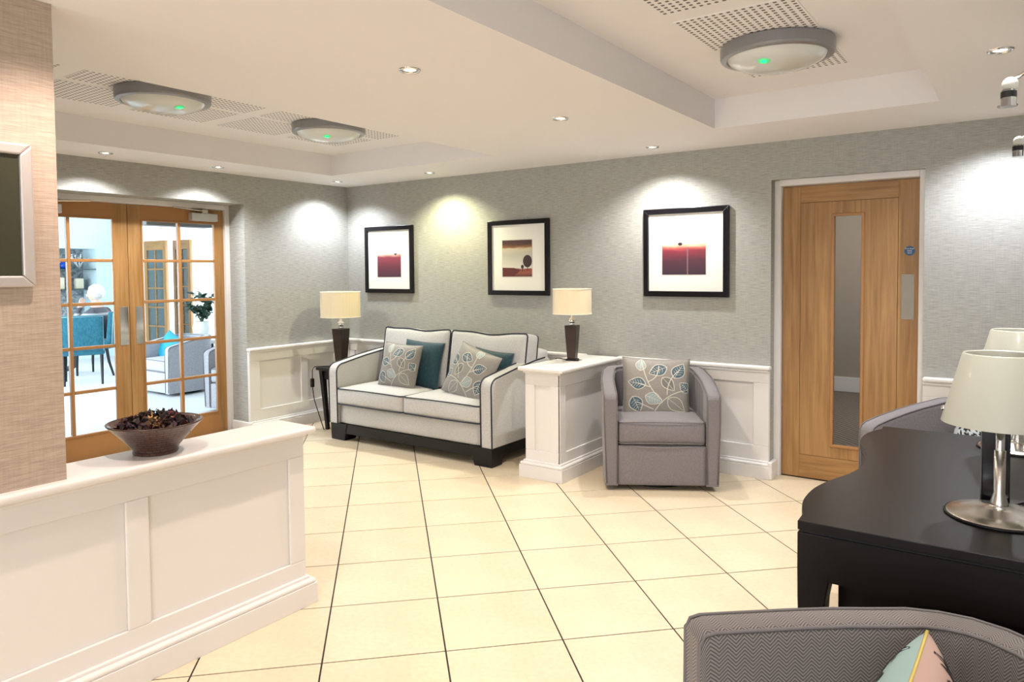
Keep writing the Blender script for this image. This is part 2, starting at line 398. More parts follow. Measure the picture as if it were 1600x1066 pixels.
# half walls
def half_wall(name, label, x0, x1, y0, y1, panels_east, front_panel=None, worktop_over=0.04, top=HD):
    root = structure(thing(name, label, None, ((x0+x1)/2, (y0+y1)/2, 0), world=True), label)
    t = 0.014; zt, zb = 0.640, 0.190
    yf = y0 if front_panel else None
    body = bmesh.new(); bx(body, x0+0.002, x1-t, y0+(t if front_panel else 0.0), y1, 0, top-0.03); mk('core', body, M_white, root)
    def east(d0, d1, s0, s1, z0, z1, nm, bev=0.003):
        b = bmesh.new(); bx(b, x1-t+d0, x1-t+d1, s0, s1, z0, z1); mk(nm, b, M_white, root, bevel=bev)
    east(0, t, y0, y1, zt, top-0.03, 'rail'); east(0, t, y0, y1, 0.05, zb, 'rail')
    cuts = [y0]+[q for p in panels_east for q in p]+[y1]
    for k in range(0, len(cuts), 2): east(0, t, cuts[k], cuts[k+1], zb, zt, 'stile')
    for p0, p1 in panels_east: east(-0.003, 0.001, p0, p1, zb, zt, 'panel', 0)
    if front_panel:
        def south(d, s0, s1, z0, z1, nm, bev=0.003):
            b = bmesh.new(); bx(b, s0, s1, y0+t-d, y0+t, z0, z1); mk(nm, b, M_white, root, bevel=bev)
        p0, p1 = front_panel; xe = x1-0.001
        south(t, x0, xe, zt, top-0.03, 'rail'); south(t, x0, xe, 0.05, zb, 'rail'); south(t, x0, p0, zb, zt, 'stile'); south(t, p1, xe, zb, zt, 'stile')
        south(0.001, p0, p1, zb, zt, 'panel', 0)
    o = worktop_over
    e = 0.034
    open0 = 0 if not front_panel else 1; open1 = 0 if front_panel else 1
    b = bmesh.new(); bx(b, x0-o, x1+o, y0-o*open0, y1+o*open1, top-0.03, top); mk('worktop', b, M_white, root, bevel=0.012, seg=4)
    b = bmesh.new(); bx(b, x0-0.012, x1+0.012, y0-0.012*open0, y1+0.012*open1, top-0.045, top-0.029); mk('worktop_moulding', b, M_white, root, bevel=0.005)
    for nm, q, z0, z1, bv in (('skirting', e, 0, 0.088, 0.002), ('skirting_torus', e-0.003, 0.086, 0.108, 0.010), ('skirting_cap', 0.012, 0.106, 0.120, 0.004)):
        b = bmesh.new(); bx(b, x0-q, x1+q, y0-q*open0, y1+q*open1, z0, z1); mk(nm, b, M_white, root, bevel=bv, seg=3)
    return root
half_wall('wall_half_near', 'white panelled half wall under the beige pier and the bowl', 2.85, 3.03, YN, -3.0, [(-5.20, -4.51), (-4.43, -3.752), (-3.673, -3.075)])
half_wall('wall_half_back', 'short white panelled half wall between sofa and armchair', 2.735, 3.015, -0.88, -0.056, [(-0.80, -0.13)], front_panel=(2.81, 2.94))

# ------------------------------------------------------------------ doors
def leaf_glazed(name, label, y0, y1, hinge_right):
    """glazed oak leaf on x=-0.25, y0<y1"""
    X0, X1 = -0.294, -0.25
    root = structure(thing(name, label, None, (X1, (y0+y1)/2, 0), world=True), label)
    z0, z1 = 0.008, 1.975; ga, gb = y0+0.104, y1-0.080
    if not hinge_right: ga, gb = y0+0.080, y1-0.104
    gz0, gz1 = 0.20, 1.862
    box('stile', X0, X1, y0, ga, z0, z1, M_oak, root, bevel=0.002); box('stile', X0, X1, gb, y1, z0, z1, M_oak, root, bevel=0.002)
    box('rail', X0, X1, ga, gb, z0, gz0, M_oaky, root); box('rail', X0, X1, ga, gb, gz1, z1, M_oaky, root)
    bm = bmesh.new(); b = 0.014
    bx(bm, X1-0.012, X1+0.005, ga, ga+b, gz0, gz1); bx(bm, X1-0.012, X1+0.005, gb-b, gb, gz0, gz1)
    bx(bm, X1-0.012, X1+0.005, ga+b, gb-b, gz0, gz0+b); bx(bm, X1-0.012, X1+0.005, ga+b, gb-b, gz1-b, gz1)
    mk('beading', bm, M_oaky, root, bevel=0.003)
    ym = (ga+gb)/2; hb = 0.012
    box('glazing_bar', X0+0.006, X1-0.002, ym-hb, ym+hb, gz0+b, gz1-b, M_oaky, root, bevel=0.004)
    rows = 5; dz = (gz1-gz0)/rows
    for k in range(1, rows):
        for s0, s1 in ((ga+b, ym-hb), (ym+hb, gb-b)):
            box('glazing_bar', X0+0.006, X1-0.002, s0, s1, gz0+k*dz-hb, gz0+k*dz+hb, M_oaky, root, bevel=0.004)
    for k in range(rows):
        for s0, s1 in ((ga, ym), (ym, gb)):
            box('pane', -0.275, -0.271, s0+0.004, s1-0.004, gz0+k*dz+0.004, gz0+(k+1)*dz-0.004, M_glass, root)
    return root, X1
M1, M2 = -1.222, -2.060
d, X1 = leaf_glazed('door_1', 'oak glazed door leaf nearer the sofa corner', M2+0.002, M1, True)
box('push_plate', X1, X1+0.003, -2.012, -1.946, 0.864, 1.164, M_chrome, d, bevel=0.001)
box('closer', X1, X1+0.055, -1.545, -1.305, 1.872, 1.938, M_alu, d, bevel=0.004)
bm = bmesh.new(); tube(bm, [(X1+0.05, -1.42, 1.955), (X1+0.07, -1.72, 1.975)], 0.007, 8); bx(bm, X1+0.03, X1+0.075, -1.46, -1.41, 1.938, 1.966); mk('closer_arm', bm, M_steel, d)
d2, _ = leaf_glazed('door_2', 'oak glazed door leaf half hidden by the beige pier', -2.900, M2-0.002, False)
box('push_plate', X1, X1+0.003, -2.136, -2.072, 0.864, 1.166, M_chrome, d2, bevel=0.001)
box('closer', X1, X1+0.055, -2.80, -2.555, 1.872, 1.938, M_alu, d2, bevel=0.004)
bm = bmesh.new(); tube(bm, [(X1+0.05, -2.66, 1.955), (X1+0.07, -2.36, 1.975)], 0.007, 8); mk('closer_arm', bm, M_steel, d2)
bm = bmesh.new(); bx(bm, -0.31, -0.218, LO[1]-0.042, LO[1], 0, LO[2]); bx(bm, -0.31, -0.218, LO[0], LO[0]+0.042, 0, LO[2]); bx(bm, -0.31, -0.218, LO[0]+0.042, LO[1]-0.042, 1.978, LO[2])
structure(mk('trim_5', bm, M_white, bevel=0.003), 'white painted frame of the glazed double doors')

dr = structure(thing('door_3', 'solid oak door with a tall narrow glass strip', None, (4.6, 0.12, 0), world=True), 'solid oak door with a tall narrow glass strip')
Y0, Y1 = 0.12, 0.164; DX = (4.192, 5.012)
g = 0.0025; ix0, ix1, iz0, iz1 = 4.309, 4.890, 0.163, 1.860; gx0, gx1, gz0, gz1 = 4.517, 4.684, 0.250, 1.766
box('stile', DX[0], ix0-g, Y0, Y1, 0.006, 1.974, M_oak, dr, bevel=0.0015); box('stile', ix1+g, DX[1], Y0, Y1, 0.006, 1.974, M_oak, dr, bevel=0.0015)
box('rail', ix0-g, ix1+g, Y0, Y1, 0.006, iz0-g, M_oakh, dr, bevel=0.0015); box('rail', ix0-g, ix1+g, Y0, Y1, iz1+g, 1.974, M_oakh, dr, bevel=0.0015)
bm = bmesh.new(); bx(bm, ix0-g, ix1+g, Y0+0.006, Y0+0.007, iz0-g, iz1+g)
bm.free()
for a in ((ix0, gx0, iz0, iz1), (gx1, ix1, iz0, iz1), (gx0, gx1, iz0, gz0), (gx0, gx1, gz1, iz1)):
    box('panel', a[0], a[1], Y0, Y1, a[2], a[3], M_oak, dr)
bm = bmesh.new()
for a in ((ix0-g, ix0, iz0-g, iz1+g), (ix1, ix1+g, iz0-g, iz1+g), (ix0, ix1, iz0-g, iz0), (ix0, ix1, iz1, iz1+g)): bx(bm, a[0], a[1], Y0+0.005, Y1-0.005, a[2], a[3])
mk('groove', bm, M_groove, dr)
bm = bmesh.new(); b = 0.016
for a in ((gx0-b, gx0+0.003, gz0-b, gz1+b), (gx1-0.003, gx1+b, gz0-b, gz1+b), (gx0, gx1, gz0-b, gz0+0.003), (gx0, gx1, gz1-0.003, gz1+b)): bx(bm, a[0], a[1], Y0-0.008, Y0+0.012, a[2], a[3])
mk('beading', bm, M_oaky, dr, bevel=0.004)
box('pane', gx0, gx1, 0.140, 0.146, gz0, gz1, M_glass, dr)
box('push_plate', 4.913, 4.983, Y0-0.003, Y0, 1.100, 1.380, M_chrome, dr, bevel=0.001)
for x in (4.921, 4.975):
    for z in (1.108, 1.372):
        bm = bmesh.new(); bmesh.ops.create_uvsphere(bm, u_segments=8, v_segments=5, radius=0.004, matrix=Matrix.Translation((x, Y0-0.003, z))); mk('screw', bm, M_steel, dr)
bm = bmesh.new(); pts = [(4.956+0.030*math.cos(a*PI/16), 1.527+0.030*math.sin(a*PI/16)) for a in range(32)]; prism(bm, pts, Y0-0.002, Y0, 'y')
sg = mk('sign', bm, mat('sign_blue', (0.012, 0.085, 0.22), 0.4), dr, label='round blue fire door sign')
for k, s in enumerate(('Fire door', 'keep', 'shut')):
    tcv = bpy.data.curves.new('lettering', 'FONT'); tcv.body = s; tcv.size = 0.0135; tcv.align_x = 'CENTER'; tcv.align_y = 'CENTER'
    tcv.materials.append(mat('sign_white', (0.85, 0.85, 0.85), 0.5)); to = bpy.data.objects.new('lettering', tcv); COL.objects.link(to)
    to.parent = sg; to.rotation_euler = (PI/2, 0, 0); to.location = (4.956-4.6, Y0-0.0026-0.12, 1.541-0.0135*k)
bm = bmesh.new(); bx(bm, DO[0], DX[0]-0.003, 0.078, 0.175, 0, DO[2]); bx(bm, DX[1]+0.003, DO[1], 0.04, 0.175, 0, DO[2]); bx(bm, DX[0]-0.003, DX[1]+0.003, 0.04, 0.175, 1.977, DO[2])
structure(mk('trim_6', bm, M_white, bevel=0.003), 'white painted frame around the solid oak door')

# corridor behind the oak door
def carpet(name, c1, c2, stripes=False):
    m = mat(name, c1, 0.95)
    if stripes:
        t = nodes_tex(m, 'ShaderNodeTexWave', (1, 1, 1), Scale=9.0, Distortion=1.5); t.bands_direction = 'DIAGONAL'
        base(m, ramp(m, t.outputs[1], [(0.3, c1), (0.7, c2)]))
    else:
        t = nodes_tex(m, 'ShaderNodeTexNoise', (60, 60, 60), Detail=3, Scale=1.0); base(m, ramp(m, t.outputs[0], [(0.3, c1), (0.7, c2)]))
    return m
structure(box('floor_corridor', 0.2, XR, 0.2, 4.2, -0.06, 0.0, carpet('corridor_carpet', (0.13, 0.10, 0.08), (0.24, 0.20, 0.165), True)), 'striped brown corridor carpet seen through the oak door glass')
structure(box('wall_corridor', 0.2, XR, 4.0, 4.15, 0, H+.4, mat('corridor_wall_paint', (0.36, 0.31, 0.25), 0.7)), 'taupe corridor wall seen through the oak door glass')
bm = bmesh.new(); bx(bm, 0.2, XR, 3.975, 4.0, 0, 0.17); structure(mk('baseboard_corridor', bm, M_white, bevel=0.006), 'white skirting at the end of the corridor')
structure(box('ceiling_corridor', 0.2, XR, 0.2, 4.15, H+0.1, H+0.2, M_ceil), 'corridor ceiling behind the oak door')
l = bpy.data.lights.new('corridor_fill_lamp', 'POINT'); l.energy = 45; l.shadow_soft_size = 0.05; l.color = (1, 0.9, 0.8); o = bpy.data.objects.new('corridor_fill_lamp', l); COL.objects.link(o); o.location = (4.2, 2.4, 2.25)  # unseen point lamp added to brighten the corridor behind the glass

# ------------------------------------------------------------------ ceiling fittings
def make_downlight():
    t = thing('downlight', '', 'downlight', (0, 0, 0), group='recessed ceiling downlights')
    bm = bmesh.new(); lathe(bm, [(0.030, 0.012), (0.033, -0.001), (0.036, -0.006), (0.044, -0.006), (0.048, 0.0), (0.048, 0.004)], 24, cap=False); mk('bezel', bm, M_chrome, t, smooth=True)
    bm = bmesh.new(); lathe(bm, [(0.0001, -0.001), (0.020, -0.001), (0.031, 0.002), (0.031, 0.006)], 20, cap=False); mk('lens', bm, M_lamp_on, t, smooth=True)
    return t
dl0 = make_downlight(); first = True
DL = [(3.415, -2.72, 'warm ceiling downlight nearest the viewer over the tiled floor', (1, .80, .70)), (3.415, -1.507, 'second ceiling downlight from the viewer over the tiled floor', (1, .92, .82)),
      (3.43, -0.319, 'ceiling downlight above the right-hand picture', (1, .99, .97)), (1.367, -0.302, 'ceiling downlight with yellowish glow between the first two pictures', (1, .97, .62)),
      (0.290, -0.378, 'ceiling downlight in the room corner over the corner lamp', (.86, .91, 1)), (0.285, -1.60, 'ceiling downlight above the door leaf nearer the corner', (.95, .97, 1)),
      (0.290, -2.468, 'leftmost ceiling downlight beside the beige pier', (.97, .97, 1)), (5.447, -1.539, 'ceiling downlight at the right beside the swing-arm lamps', (1, .98, .95)),
      (5.453, -0.346, 'ceiling downlight to the upper right of the oak door', (.86, .90, 1))]
for x, y, lab, colr in DL:
    if first: dl0.location = (x, y, H); dl0['label'] = lab; first = False
    else: dup(dl0, (x, y, H), 0, lab)
EXTRA = [(3.415, -3.95, (1, .80, .71)), (5.45, -2.75, (1, .96, .90)), (3.6, -5.4, (1, .84, .76)), (5.45, -5.2, (1, .93, .84)), (1.4, -3.9, (1, .93, .84)), (6.4, -3.4, (1, .95, .9))]  # unseen beams added for more light, with no fittings modelled
for x, y, colr, pw in [(a[0], a[1], a[3], 1.0) for a in DL] + [(*e, 0.65) for e in EXTRA]:
    l = bpy.data.lights.new('downlight_beam', 'SPOT'); l.energy = SPOT_W*pw; l.spot_size = math.radians(134); l.spot_blend = 0.72; l.shadow_soft_size = 0.022; l.color = colr
    o = bpy.data.objects.new('downlight_beam', l); COL.objects.link(o); o.location = (x, y, H-0.012)

def make_ceiling_light():
    t = thing('ceiling_light', '', 'ceiling light', group='round grey ceiling lights')
    bm = bmesh.new(); lathe(bm, [(0.238, 0), (0.248, -0.004), (0.248, -0.050), (0.243, -0.060), (0.219, -0.064), (0.214, -0.056)], 56, cap=False); mk('housing', bm, M_fitgrey, t, smooth=False, bevel=0.002)
    bm = bmesh.new(); lathe(bm, [(0.216, -0.056), (0.205, -0.072), (0.165, -0.094), (0.10, -0.109), (0.0001, -0.115)], 48, cap=False); mk('lens', bm, M_lens, t, smooth=True)
    ax, ay, az = -0.018, -0.135, -0.1015
    bm = bmesh.new(); bmesh.ops.create_uvsphere(bm, u_segments=16, v_segments=8, radius=1.0, matrix=Matrix.Translation((ax, ay, az)) @ Matrix.Diagonal((0.015, 0.015, 0.006, 1))); mk('indicator', bm, M_led, t, smooth=True, label='green indicator light')
    bm = bmesh.new(); bmesh.ops.create_uvsphere(bm, u_segments=20, v_segments=8, radius=1.0, matrix=Matrix.Translation((ax, ay, az)) @ Matrix.Rotation(-0.22, 4, 'X') @ Matrix.Diagonal((0.027, 0.027, 0.004, 1))); mk('indicator_halo', bm, M_ledhalo, t, smooth=True)  # glowing flat disc that imitates the LED's halo on the lens
    return t
cl = make_ceiling_light(); cl.location = (4.60, -1.56, HC-0.002); cl['label'] = 'large round grey ceiling light in the right-hand coffer'
dup(cl, (1.575, -2.76, HC-0.002), 1.8, 'round grey ceiling light nearer the beige pier')
dup(cl, (1.585, -1.585, HC-0.002), 0.9, 'smaller-looking round grey ceiling light nearer the room corner')

# ------------------------------------------------------------------ pictures
def picture(name, label, x0, x1, z0, z1, ix0, ix1, iz0, iz1, kind):
    t = thing(name, label, 'picture', ((x0+x1)/2, 0, z0), world=True, group='framed pictures on the back wall')
    fw, y = 0.040, -0.030
    for nm, pts in (('frame_top', [(x0, z1), (x1, z1), (x1-fw, z1-fw), (x0+fw, z1-fw)]), ('frame_bottom', [(x0, z0), (x0+fw, z0+fw), (x1-fw, z0+fw), (x1, z0)]),
                    ('frame_side', [(x0, z0), (x0, z1), (x0+fw, z1-fw), (x0+fw, z0+fw)]), ('frame_side', [(x1, z0), (x1-fw, z0+fw), (x1-fw, z1-fw), (x1, z1)])):
        bm = bmesh.new(); prism(bm, pts, y, -0.001, 'y'); mk(nm, bm, M_frame, t, bevel=0.004)
    box('mount', x0+fw-.004, x1-fw+.004, -0.016, -0.004, z0+fw-.004, z1-fw+.004, M_mat, t)
    yy = -0.0165
    def flat(nm, pts, m, d=0.0): 
        bm = bmesh.new(); bm.faces.new([bm.verts.new((p[0], yy-d, p[1])) for p in pts]); return mk(nm, bm, m, t)
    b = 0.006
    flat('mount_bevel', [(ix0-b, iz0-b), (ix1+b, iz0-b), (ix1+b, iz1+b), (ix0-b, iz1+b)], mat('mount_bevel_white', (0.62, 0.60, 0.54), 0.6))
    w_, h_ = ix1-ix0, iz1-iz0
    def grad(nm, stops):
        m = mat(nm, (0.5, 0.5, 0.5), 0.5, coat=0.4); n, l = nt(m); tc = n.new('ShaderNodeTexCoord'); sp = n.new('ShaderNodeSeparateXYZ'); l.new(tc.outputs['Generated'], sp.inputs[0])
        nz = nodes_tex(m, 'ShaderNodeTexNoise', (3, 3, 14), coord='Generated', Scale=1.0, Detail=3)
        ad = n.new('ShaderNodeMath'); ad.operation = 'MULTIPLY_ADD'; l.new(nz.outputs[0], ad.inputs[0]); ad.inputs[1].default_value = 0.10; l.new(sp.outputs[2], ad.inputs[2])
        su = n.new('ShaderNodeMath'); su.operation = 'SUBTRACT'; l.new(ad.outputs[0], su.inputs[0]); su.inputs[1].default_value = 0.05
        base(m, ramp(m, su.outputs[0], stops)); return m
    R = [(ix0, iz0), (ix1, iz0), (ix1, iz1), (ix0, iz1)]
    def disc(nm, cx, cz, rx, rz, m, d=0.0012): flat(nm, [(cx+rx*math.cos(a*PI/12), cz+rz*math.sin(a*PI/12)) for a in range(24)], m, d)
    dark = mat('print_dark', (0.035, 0.016, 0.018), 0.5)
    if kind == 'field':
        flat('print', R, grad('print_field', [(0.0, (0.060, 0.020, 0.040)), (0.30, (0.120, 0.022, 0.040)), (0.60, (0.26, 0.035, 0.060)), (0.66, (0.66, 0.40, 0.30)), (0.72, (0.78, 0.74, 0.66)), (1.0, (0.80, 0.79, 0.75))]), 0.0006)
        cx, cz = ix0+0.78*w_, iz0+0.69*h_
        disc('print_tree', cx, cz, 0.019, 0.006, dark); flat('print_trunk', [(cx-.005, cz-.014), (cx+.005, cz-.014), (cx+.005, cz), (cx-.005, cz)], dark, 0.0012)
    elif kind == 'trees':
        flat('print', R, grad('print_sunset', [(0.0, (0.10, 0.025, 0.02)), (0.10, (0.32, 0.085, 0.05)), (0.20, (0.26, 0.05, 0.04)), (0.23, (0.70, 0.66, 0.58)), (0.60, (0.50, 0.48, 0.40)), (0.76, (0.60, 0.52, 0.36)), (0.80, (0.30, 0.12, 0.03)), (0.88, (0.085, 0.028, 0.02)), (1.0, (0.06, 0.022, 0.018))]), 0.0006)
        flat('print_hill', [(ix0, iz0), (ix0+.36*w_, iz0), (ix0+.62*w_, iz0+.17*h_), (ix0+.40*w_, iz0+.24*h_), (ix0, iz0+.25*h_)], mat('print_hill', (0.11, 0.012, 0.010), 0.5), 0.0009)
        for cx, cz, rx, rz in ((ix0+.85*w_, iz0+.42*h_, .15*w_, .17*h_), (ix0+.68*w_, iz0+.27*h_, .05*w_, .055*h_)):
            disc('print_tree', min(cx, ix1-rx), cz, rx, rz, dark); flat('print_trunk', [(cx-.003, cz-rz-.08*h_), (cx+.003, cz-rz-.08*h_), (cx+.003, cz-rz+.01), (cx-.003, cz-rz+.01)], dark, 0.0012)
    else:
        flat('print', R, grad('print_lake', [(0.0, (0.045, 0.022, 0.040)), (0.30, (0.085, 0.025, 0.042)), (0.52, (0.24, 0.030, 0.050)), (0.58, (0.52, 0.10, 0.09)), (0.63, (0.78, 0.55, 0.36)), (0.70, (0.86, 0.84, 0.78)), (1.0, (0.84, 0.84, 0.78))]), 0.0006)
        disc('print_tree', ix0+.42*w_, iz0+.66*h_, 0.017, 0.011, dark)
        flat('print_reflection', [(ix0+.575*w_, iz0), (ix0+.605*w_, iz0), (ix0+.605*w_, iz0+.58*h_), (ix0+.575*w_, iz0+.58*h_)], mat('print_reflection', (0.22, 0.13, 0.15), 0.5), 0.0012)
picture('framed_picture', 'square black-framed picture of a dark red field above the corner lamp', 0.266, 0.898, 1.222, 1.860, 0.43, 0.74, 1.375, 1.690, 'field')
picture('framed_picture', 'square black-framed picture of two round trees at sunset', 1.774, 2.394, 1.219, 1.850, 1.925, 2.225, 1.375, 1.680, 'trees')
picture('framed_picture', 'square black-framed picture of a dark red lake nearest the oak door', 3.226, 3.866, 1.226, 1.867, 3.372, 3.700, 1.386, 1.720, 'lake')

t = thing('wall_mirror', 'silver-framed dark mirror hanging on the beige pier', 'mirror', (3.03, -4.4, 1.38), world=True)
y0, y1, z0, z1 = -4.86, -4.012, 1.386, 1.820; fw = 0.034
M_silver = mat('silver_leaf_frame', (0.62, 0.58, 0.56), 0.35, 0.55)
for nm, pts in (('frame_top', [(y0, z1), (y1, z1), (y1-fw, z1-fw), (y0+fw, z1-fw)]), ('frame_bottom', [(y0, z0), (y0+fw, z0+fw), (y1-fw, z0+fw), (y1, z0)]),
                ('frame_side', [(y0, z0), (y0, z1), (y0+fw, z1-fw), (y0+fw, z0+fw)]), ('frame_side', [(y1, z0), (y1-fw, z0+fw), (y1-fw, z1-fw), (y1, z1)])):
    bm = bmesh.new(); prism(bm, pts, 3.031, 3.056, 'x'); mk(nm, bm, M_silver, t, bevel=0.006, seg=3)
box('glass', 3.031, 3.043, y0+fw-.004, y1-fw+.004, z0+fw-.004, z1-fw+.004, mat('dark_reflection_glass', (0.045, 0.045, 0.028), 0.12), t)  # dark olive base colour paints a dark reflection into the glass

# ------------------------------------------------------------------ cushions
def pillow_P(u, v, w_, h_, t_, side=1, pinch=0.06):
    x = w_/2*u*(1-pinch*(1-v*v)); z = h_/2*v*(1-pinch*(1-u*u))
    th = t_/2*max(0.0, (1-u*u)*(1-v*v))**0.42
    return Vector((x, -side*th, z))
def pillow(bm, w_, h_, t_, side, n=18):
    def q(i): a = 2*i/n-1; return math.copysign(1-(1-abs(a))**1.5, a)
    g = [[bm.verts.new(pillow_P(q(i), q(j), w_, h_, t_, side)) for j in range(n+1)] for i in range(n+1)]
    for i in range(n):
        for j in range(n): bm.faces.new((g[i][j], g[i+1][j], g[i+1][j+1], g[i][j+1]))
def seam(bm, w_, h_, t_, r):
    n = 14; pts = []
    for k in range(4*n):
        s, a = divmod(k, n); a = 2*a/n-1
        u, v = ((a, -1), (1, a), (-a, 1), (-1, -a))[s]; pts.append(pillow_P(u, v, w_, h_, t_))
    tube(bm, pts, r, 5, True)
def on(uv, s, off=0.0015):
    p = pillow_P(uv[0], uv[1], *s); return p + Vector((0, -off, 0))
def ribbon(bm, pts, wd, s, off=0.0018):
    L, Rr = [], []
    for i, p in enumerate(pts):
        a = pts[max(0, i-1)]; b = pts[min(len(pts)-1, i+1)]; d = Vector((b[0]-a[0], b[1]-a[1])); d = d.normalized() if d.length else Vector((1, 0)); nn = Vector((-d.y, d.x))*wd
        L.append(bm.verts.new(on((p[0]+nn.x, p[1]+nn.y), s, off))); Rr.append(bm.verts.new(on((p[0]-nn.x, p[1]-nn.y), s, off)))
    for i in range(len(pts)-1): bm.faces.new((L[i], Rr[i], Rr[i+1], L[i+1]))
def bez(p0, p1, p2, n=14): return [((1-t)**2*p0[0]+2*t*(1-t)*p1[0]+t*t*p2[0], (1-t)**2*p0[1]+2*t*(1-t)*p1[1]+t*t*p2[1]) for t in [k/n for k in range(n+1)]]
LEAVES = [(0.02, 0.58, 0.40, 0.20, 205, 'b'), (0.66, 0.58, 0.38, 0.21, 62, 'b'), (-0.62, 0.12, 0.36, 0.20, 170, 'b'), (0.34, 0.12, 0.38, 0.18, -50, 'g'), (-0.10, -0.40, 0.38, 0.20, -22, 't'),
          (0.58, -0.56, 0.42, 0.22, -38, 'o'), (-0.62, -0.58, 0.38, 0.20, -65, 'b'), (-0.48, 0.76, 0.28, 0.15, 80, 't'), (0.86, 0.04, 0.28, 0.17, 140, 'b')]
VINES = [((-0.15, -1.0), (0.15, -0.2), (0.95, -0.05)), ((0.15, -0.42), (-0.35, -0.05), (-0.45, 0.85)), ((-0.28, 0.18), (0.05, 0.3), (0.05, 0.75)), ((0.3, -0.25), (0.3, 0.3), (0.70, 0.62)), ((-0.1, -0.75), (-0.4, -0.6), (-0.62, -0.5)), ((-0.22, 0.0), (-0.4, 0.05), (-0.6, 0.12))]
def cushion(name, label, cat_group, w_, h_, t_, m_front, m_back, m_seam, loc, rot, pattern=None, mirror=False, spin=0):
    t = thing(name, label, 'cushion', loc, group=cat_group); t.rotation_euler = rot
    bm = bmesh.new(); pillow(bm, w_, h_, t_, 1); mk('front', bm, m_front, t, smooth=True)
    bm = bmesh.new(); pillow(bm, w_, h_, t_, -1); mk('back', bm, m_back, t, smooth=True)
    bm = bmesh.new(); seam(bm, w_, h_, t_, 0.0035); mk('piping', bm, m_seam, t, smooth=True)
    s = (w_, h_, t_); sx = -1 if mirror else 1
    def tr(p):
        x, y = p[0]*sx, p[1]; a = math.radians(spin); x, y = x*math.cos(a)-y*math.sin(a), x*math.sin(a)+y*math.cos(a)
        return (max(-.97, min(.97, x)), max(-.97, min(.97, y)))
    if pattern == 'leaf':
        bmv = bmesh.new()
        for v in VINES: ribbon(bmv, [tr(p) for p in bez(*v)], 0.012, s)
        for cx, cy, L, W, ang, k in LEAVES:
            a = math.radians(ang); ca, sa = math.cos(a), math.sin(a)
            out = []
            for q in range(29):
                f = q/14 if q <= 14 else (28-q)/14; sg_ = 1 if q <= 14 else -1
                x, y = (f-0.5)*2*L*0.75, sg_*W*math.sin(PI*min(1, f**0.8))
                out.append(tr((cx+x*ca-y*sa, cy+x*sa+y*ca)))
            ribbon(bmv, out, 0.010, s, 0.0022)
            ribbon(bmv, [tr((cx+f*L*0.75*ca, cy+f*L*0.75*sa)) for f in (-1, -.5, 0, .5, .8)], 0.006, s, 0.0026)
            if k != 'o':
                b_ = bmesh.new()
                for q in range(14):
                    f0, f1 = q/14, (q+1)/14; vs = []
                    for f, sg_ in ((f0, 1), (f1, 1), (f1, 0), (f0, 0), (f0, -1), (f1, -1)):
                        x, y = (f-0.5)*2*L*0.75*.93, sg_*W*.9*math.sin(PI*min(1, f**0.8)); vs.append(b_.verts.new(on(tr((cx+x*ca-y*sa, cy+x*sa+y*ca)), s, 0.0012)))
                    b_.faces.new((vs[0], vs[1], vs[2], vs[3])); b_.faces.new((vs[3], vs[2], vs[5], vs[4]))
                mk('leaf_embroidery', b_, {'b': M_leafblue, 't': M_leafteal, 'g': M_leafgrey}[k], t)
                if k in 'bt':
                    for f in (-.55, -.25, .05, .35):
                        for sd in (1, -1):
                            x0_, x1_ = f*L*.75, (f+.28)*L*.75
                            ribbon(bmv, [tr((cx+x0_*ca, cy+x0_*sa)), tr((cx+x1_*ca-sd*W*.62*sa, cy+x1_*sa+sd*W*.62*ca))], 0.005, s, 0.0026)
        mk('vine_embroidery', bmv, M_cream, t, label='cream embroidered stems and outlines')
    if pattern == 'spots':
        rr = random.Random(3)
        for side in (1, -1):
            b_ = bmesh.new()
            for k in range(130):
                u, v = rr.uniform(-.92, .92), rr.uniform(-.92, .92); a = rr.uniform(0, PI); L, W = rr.uniform(.07, .12), rr.uniform(.02, .05); vs = []
                for q in range(10):
                    x, y = L*math.cos(q*PI/5), W*math.sin(q*PI/5); p = pillow_P(max(-.98, min(.98, u+x*math.cos(a)-y*math.sin(a))), max(-.98, min(.98, v+x*math.sin(a)+y*math.cos(a))), w_, h_, t_, side); vs.append(b_.verts.new(p+Vector((0, -side*0.0018, 0))))
                b_.faces.new(vs)
            mk('leaf_print', b_, mat('print_black', (0.02, 0.02, 0.025), 0.7), t)['kind'] = 'stuff'
    return t

# ------------------------------------------------------------------ sofa
SX0, SX1, SY0, SY1 = 0.700, 2.440, -0.875, -0.075
sofa = thing('sofa', 'oatmeal two-seater sofa with navy piping and black plinth', 'sofa', (1.57, -0.47, 0), world=True)
AW = 0.105
prof = [(SY0+0.004, 0.140)]
for k in range(7): a = PI - k*PI/2/6*0.93; prof.append((SY0+0.075+0.075*math.cos(a), 0.575+0.072*math.sin(a)))
prof += [(-0.55, 0.690), (-0.30, 0.722), (-0.16, 0.732), (-0.10, 0.728), (-0.08, 0.70), (-0.08, 0.140)]
def arm(x0, x1):
    bm = bmesh.new(); prism(bm, prof, x0, x1, 'x'); o = mk('arm', bm, M_sofa, sofa, bevel=0.012, seg=3)
    for x in (x0+0.003, x1-0.003):
        b = bmesh.new(); tube(b, [(x, p[0]-0.001 if i < 6 else p[0], p[1]+0.002) for i, p in enumerate(prof[:-3])], 0.0055, 6); mk('piping', b, M_pipe, o, smooth=True)
arm(SX0, SX0+AW); arm(SX1-AW, SX1)
bm = bmesh.new(); softbox(bm, 1.57, -0.16, 0.47, SX1-SX0-0.02, 0.16, 0.66, 0.04); mk('back_frame', bm, M_sofa, sofa, smooth=True)
bm = bmesh.new(); softbox(bm, 1.57, -0.50, 0.225, SX1-SX0-2*AW+0.004, 0.70, 0.170, 0.02, (0, 0.012, 0)); mk('front_rail', bm, M_sofa, sofa, smooth=True)
cw = (SX1-SX0-2*AW)/2
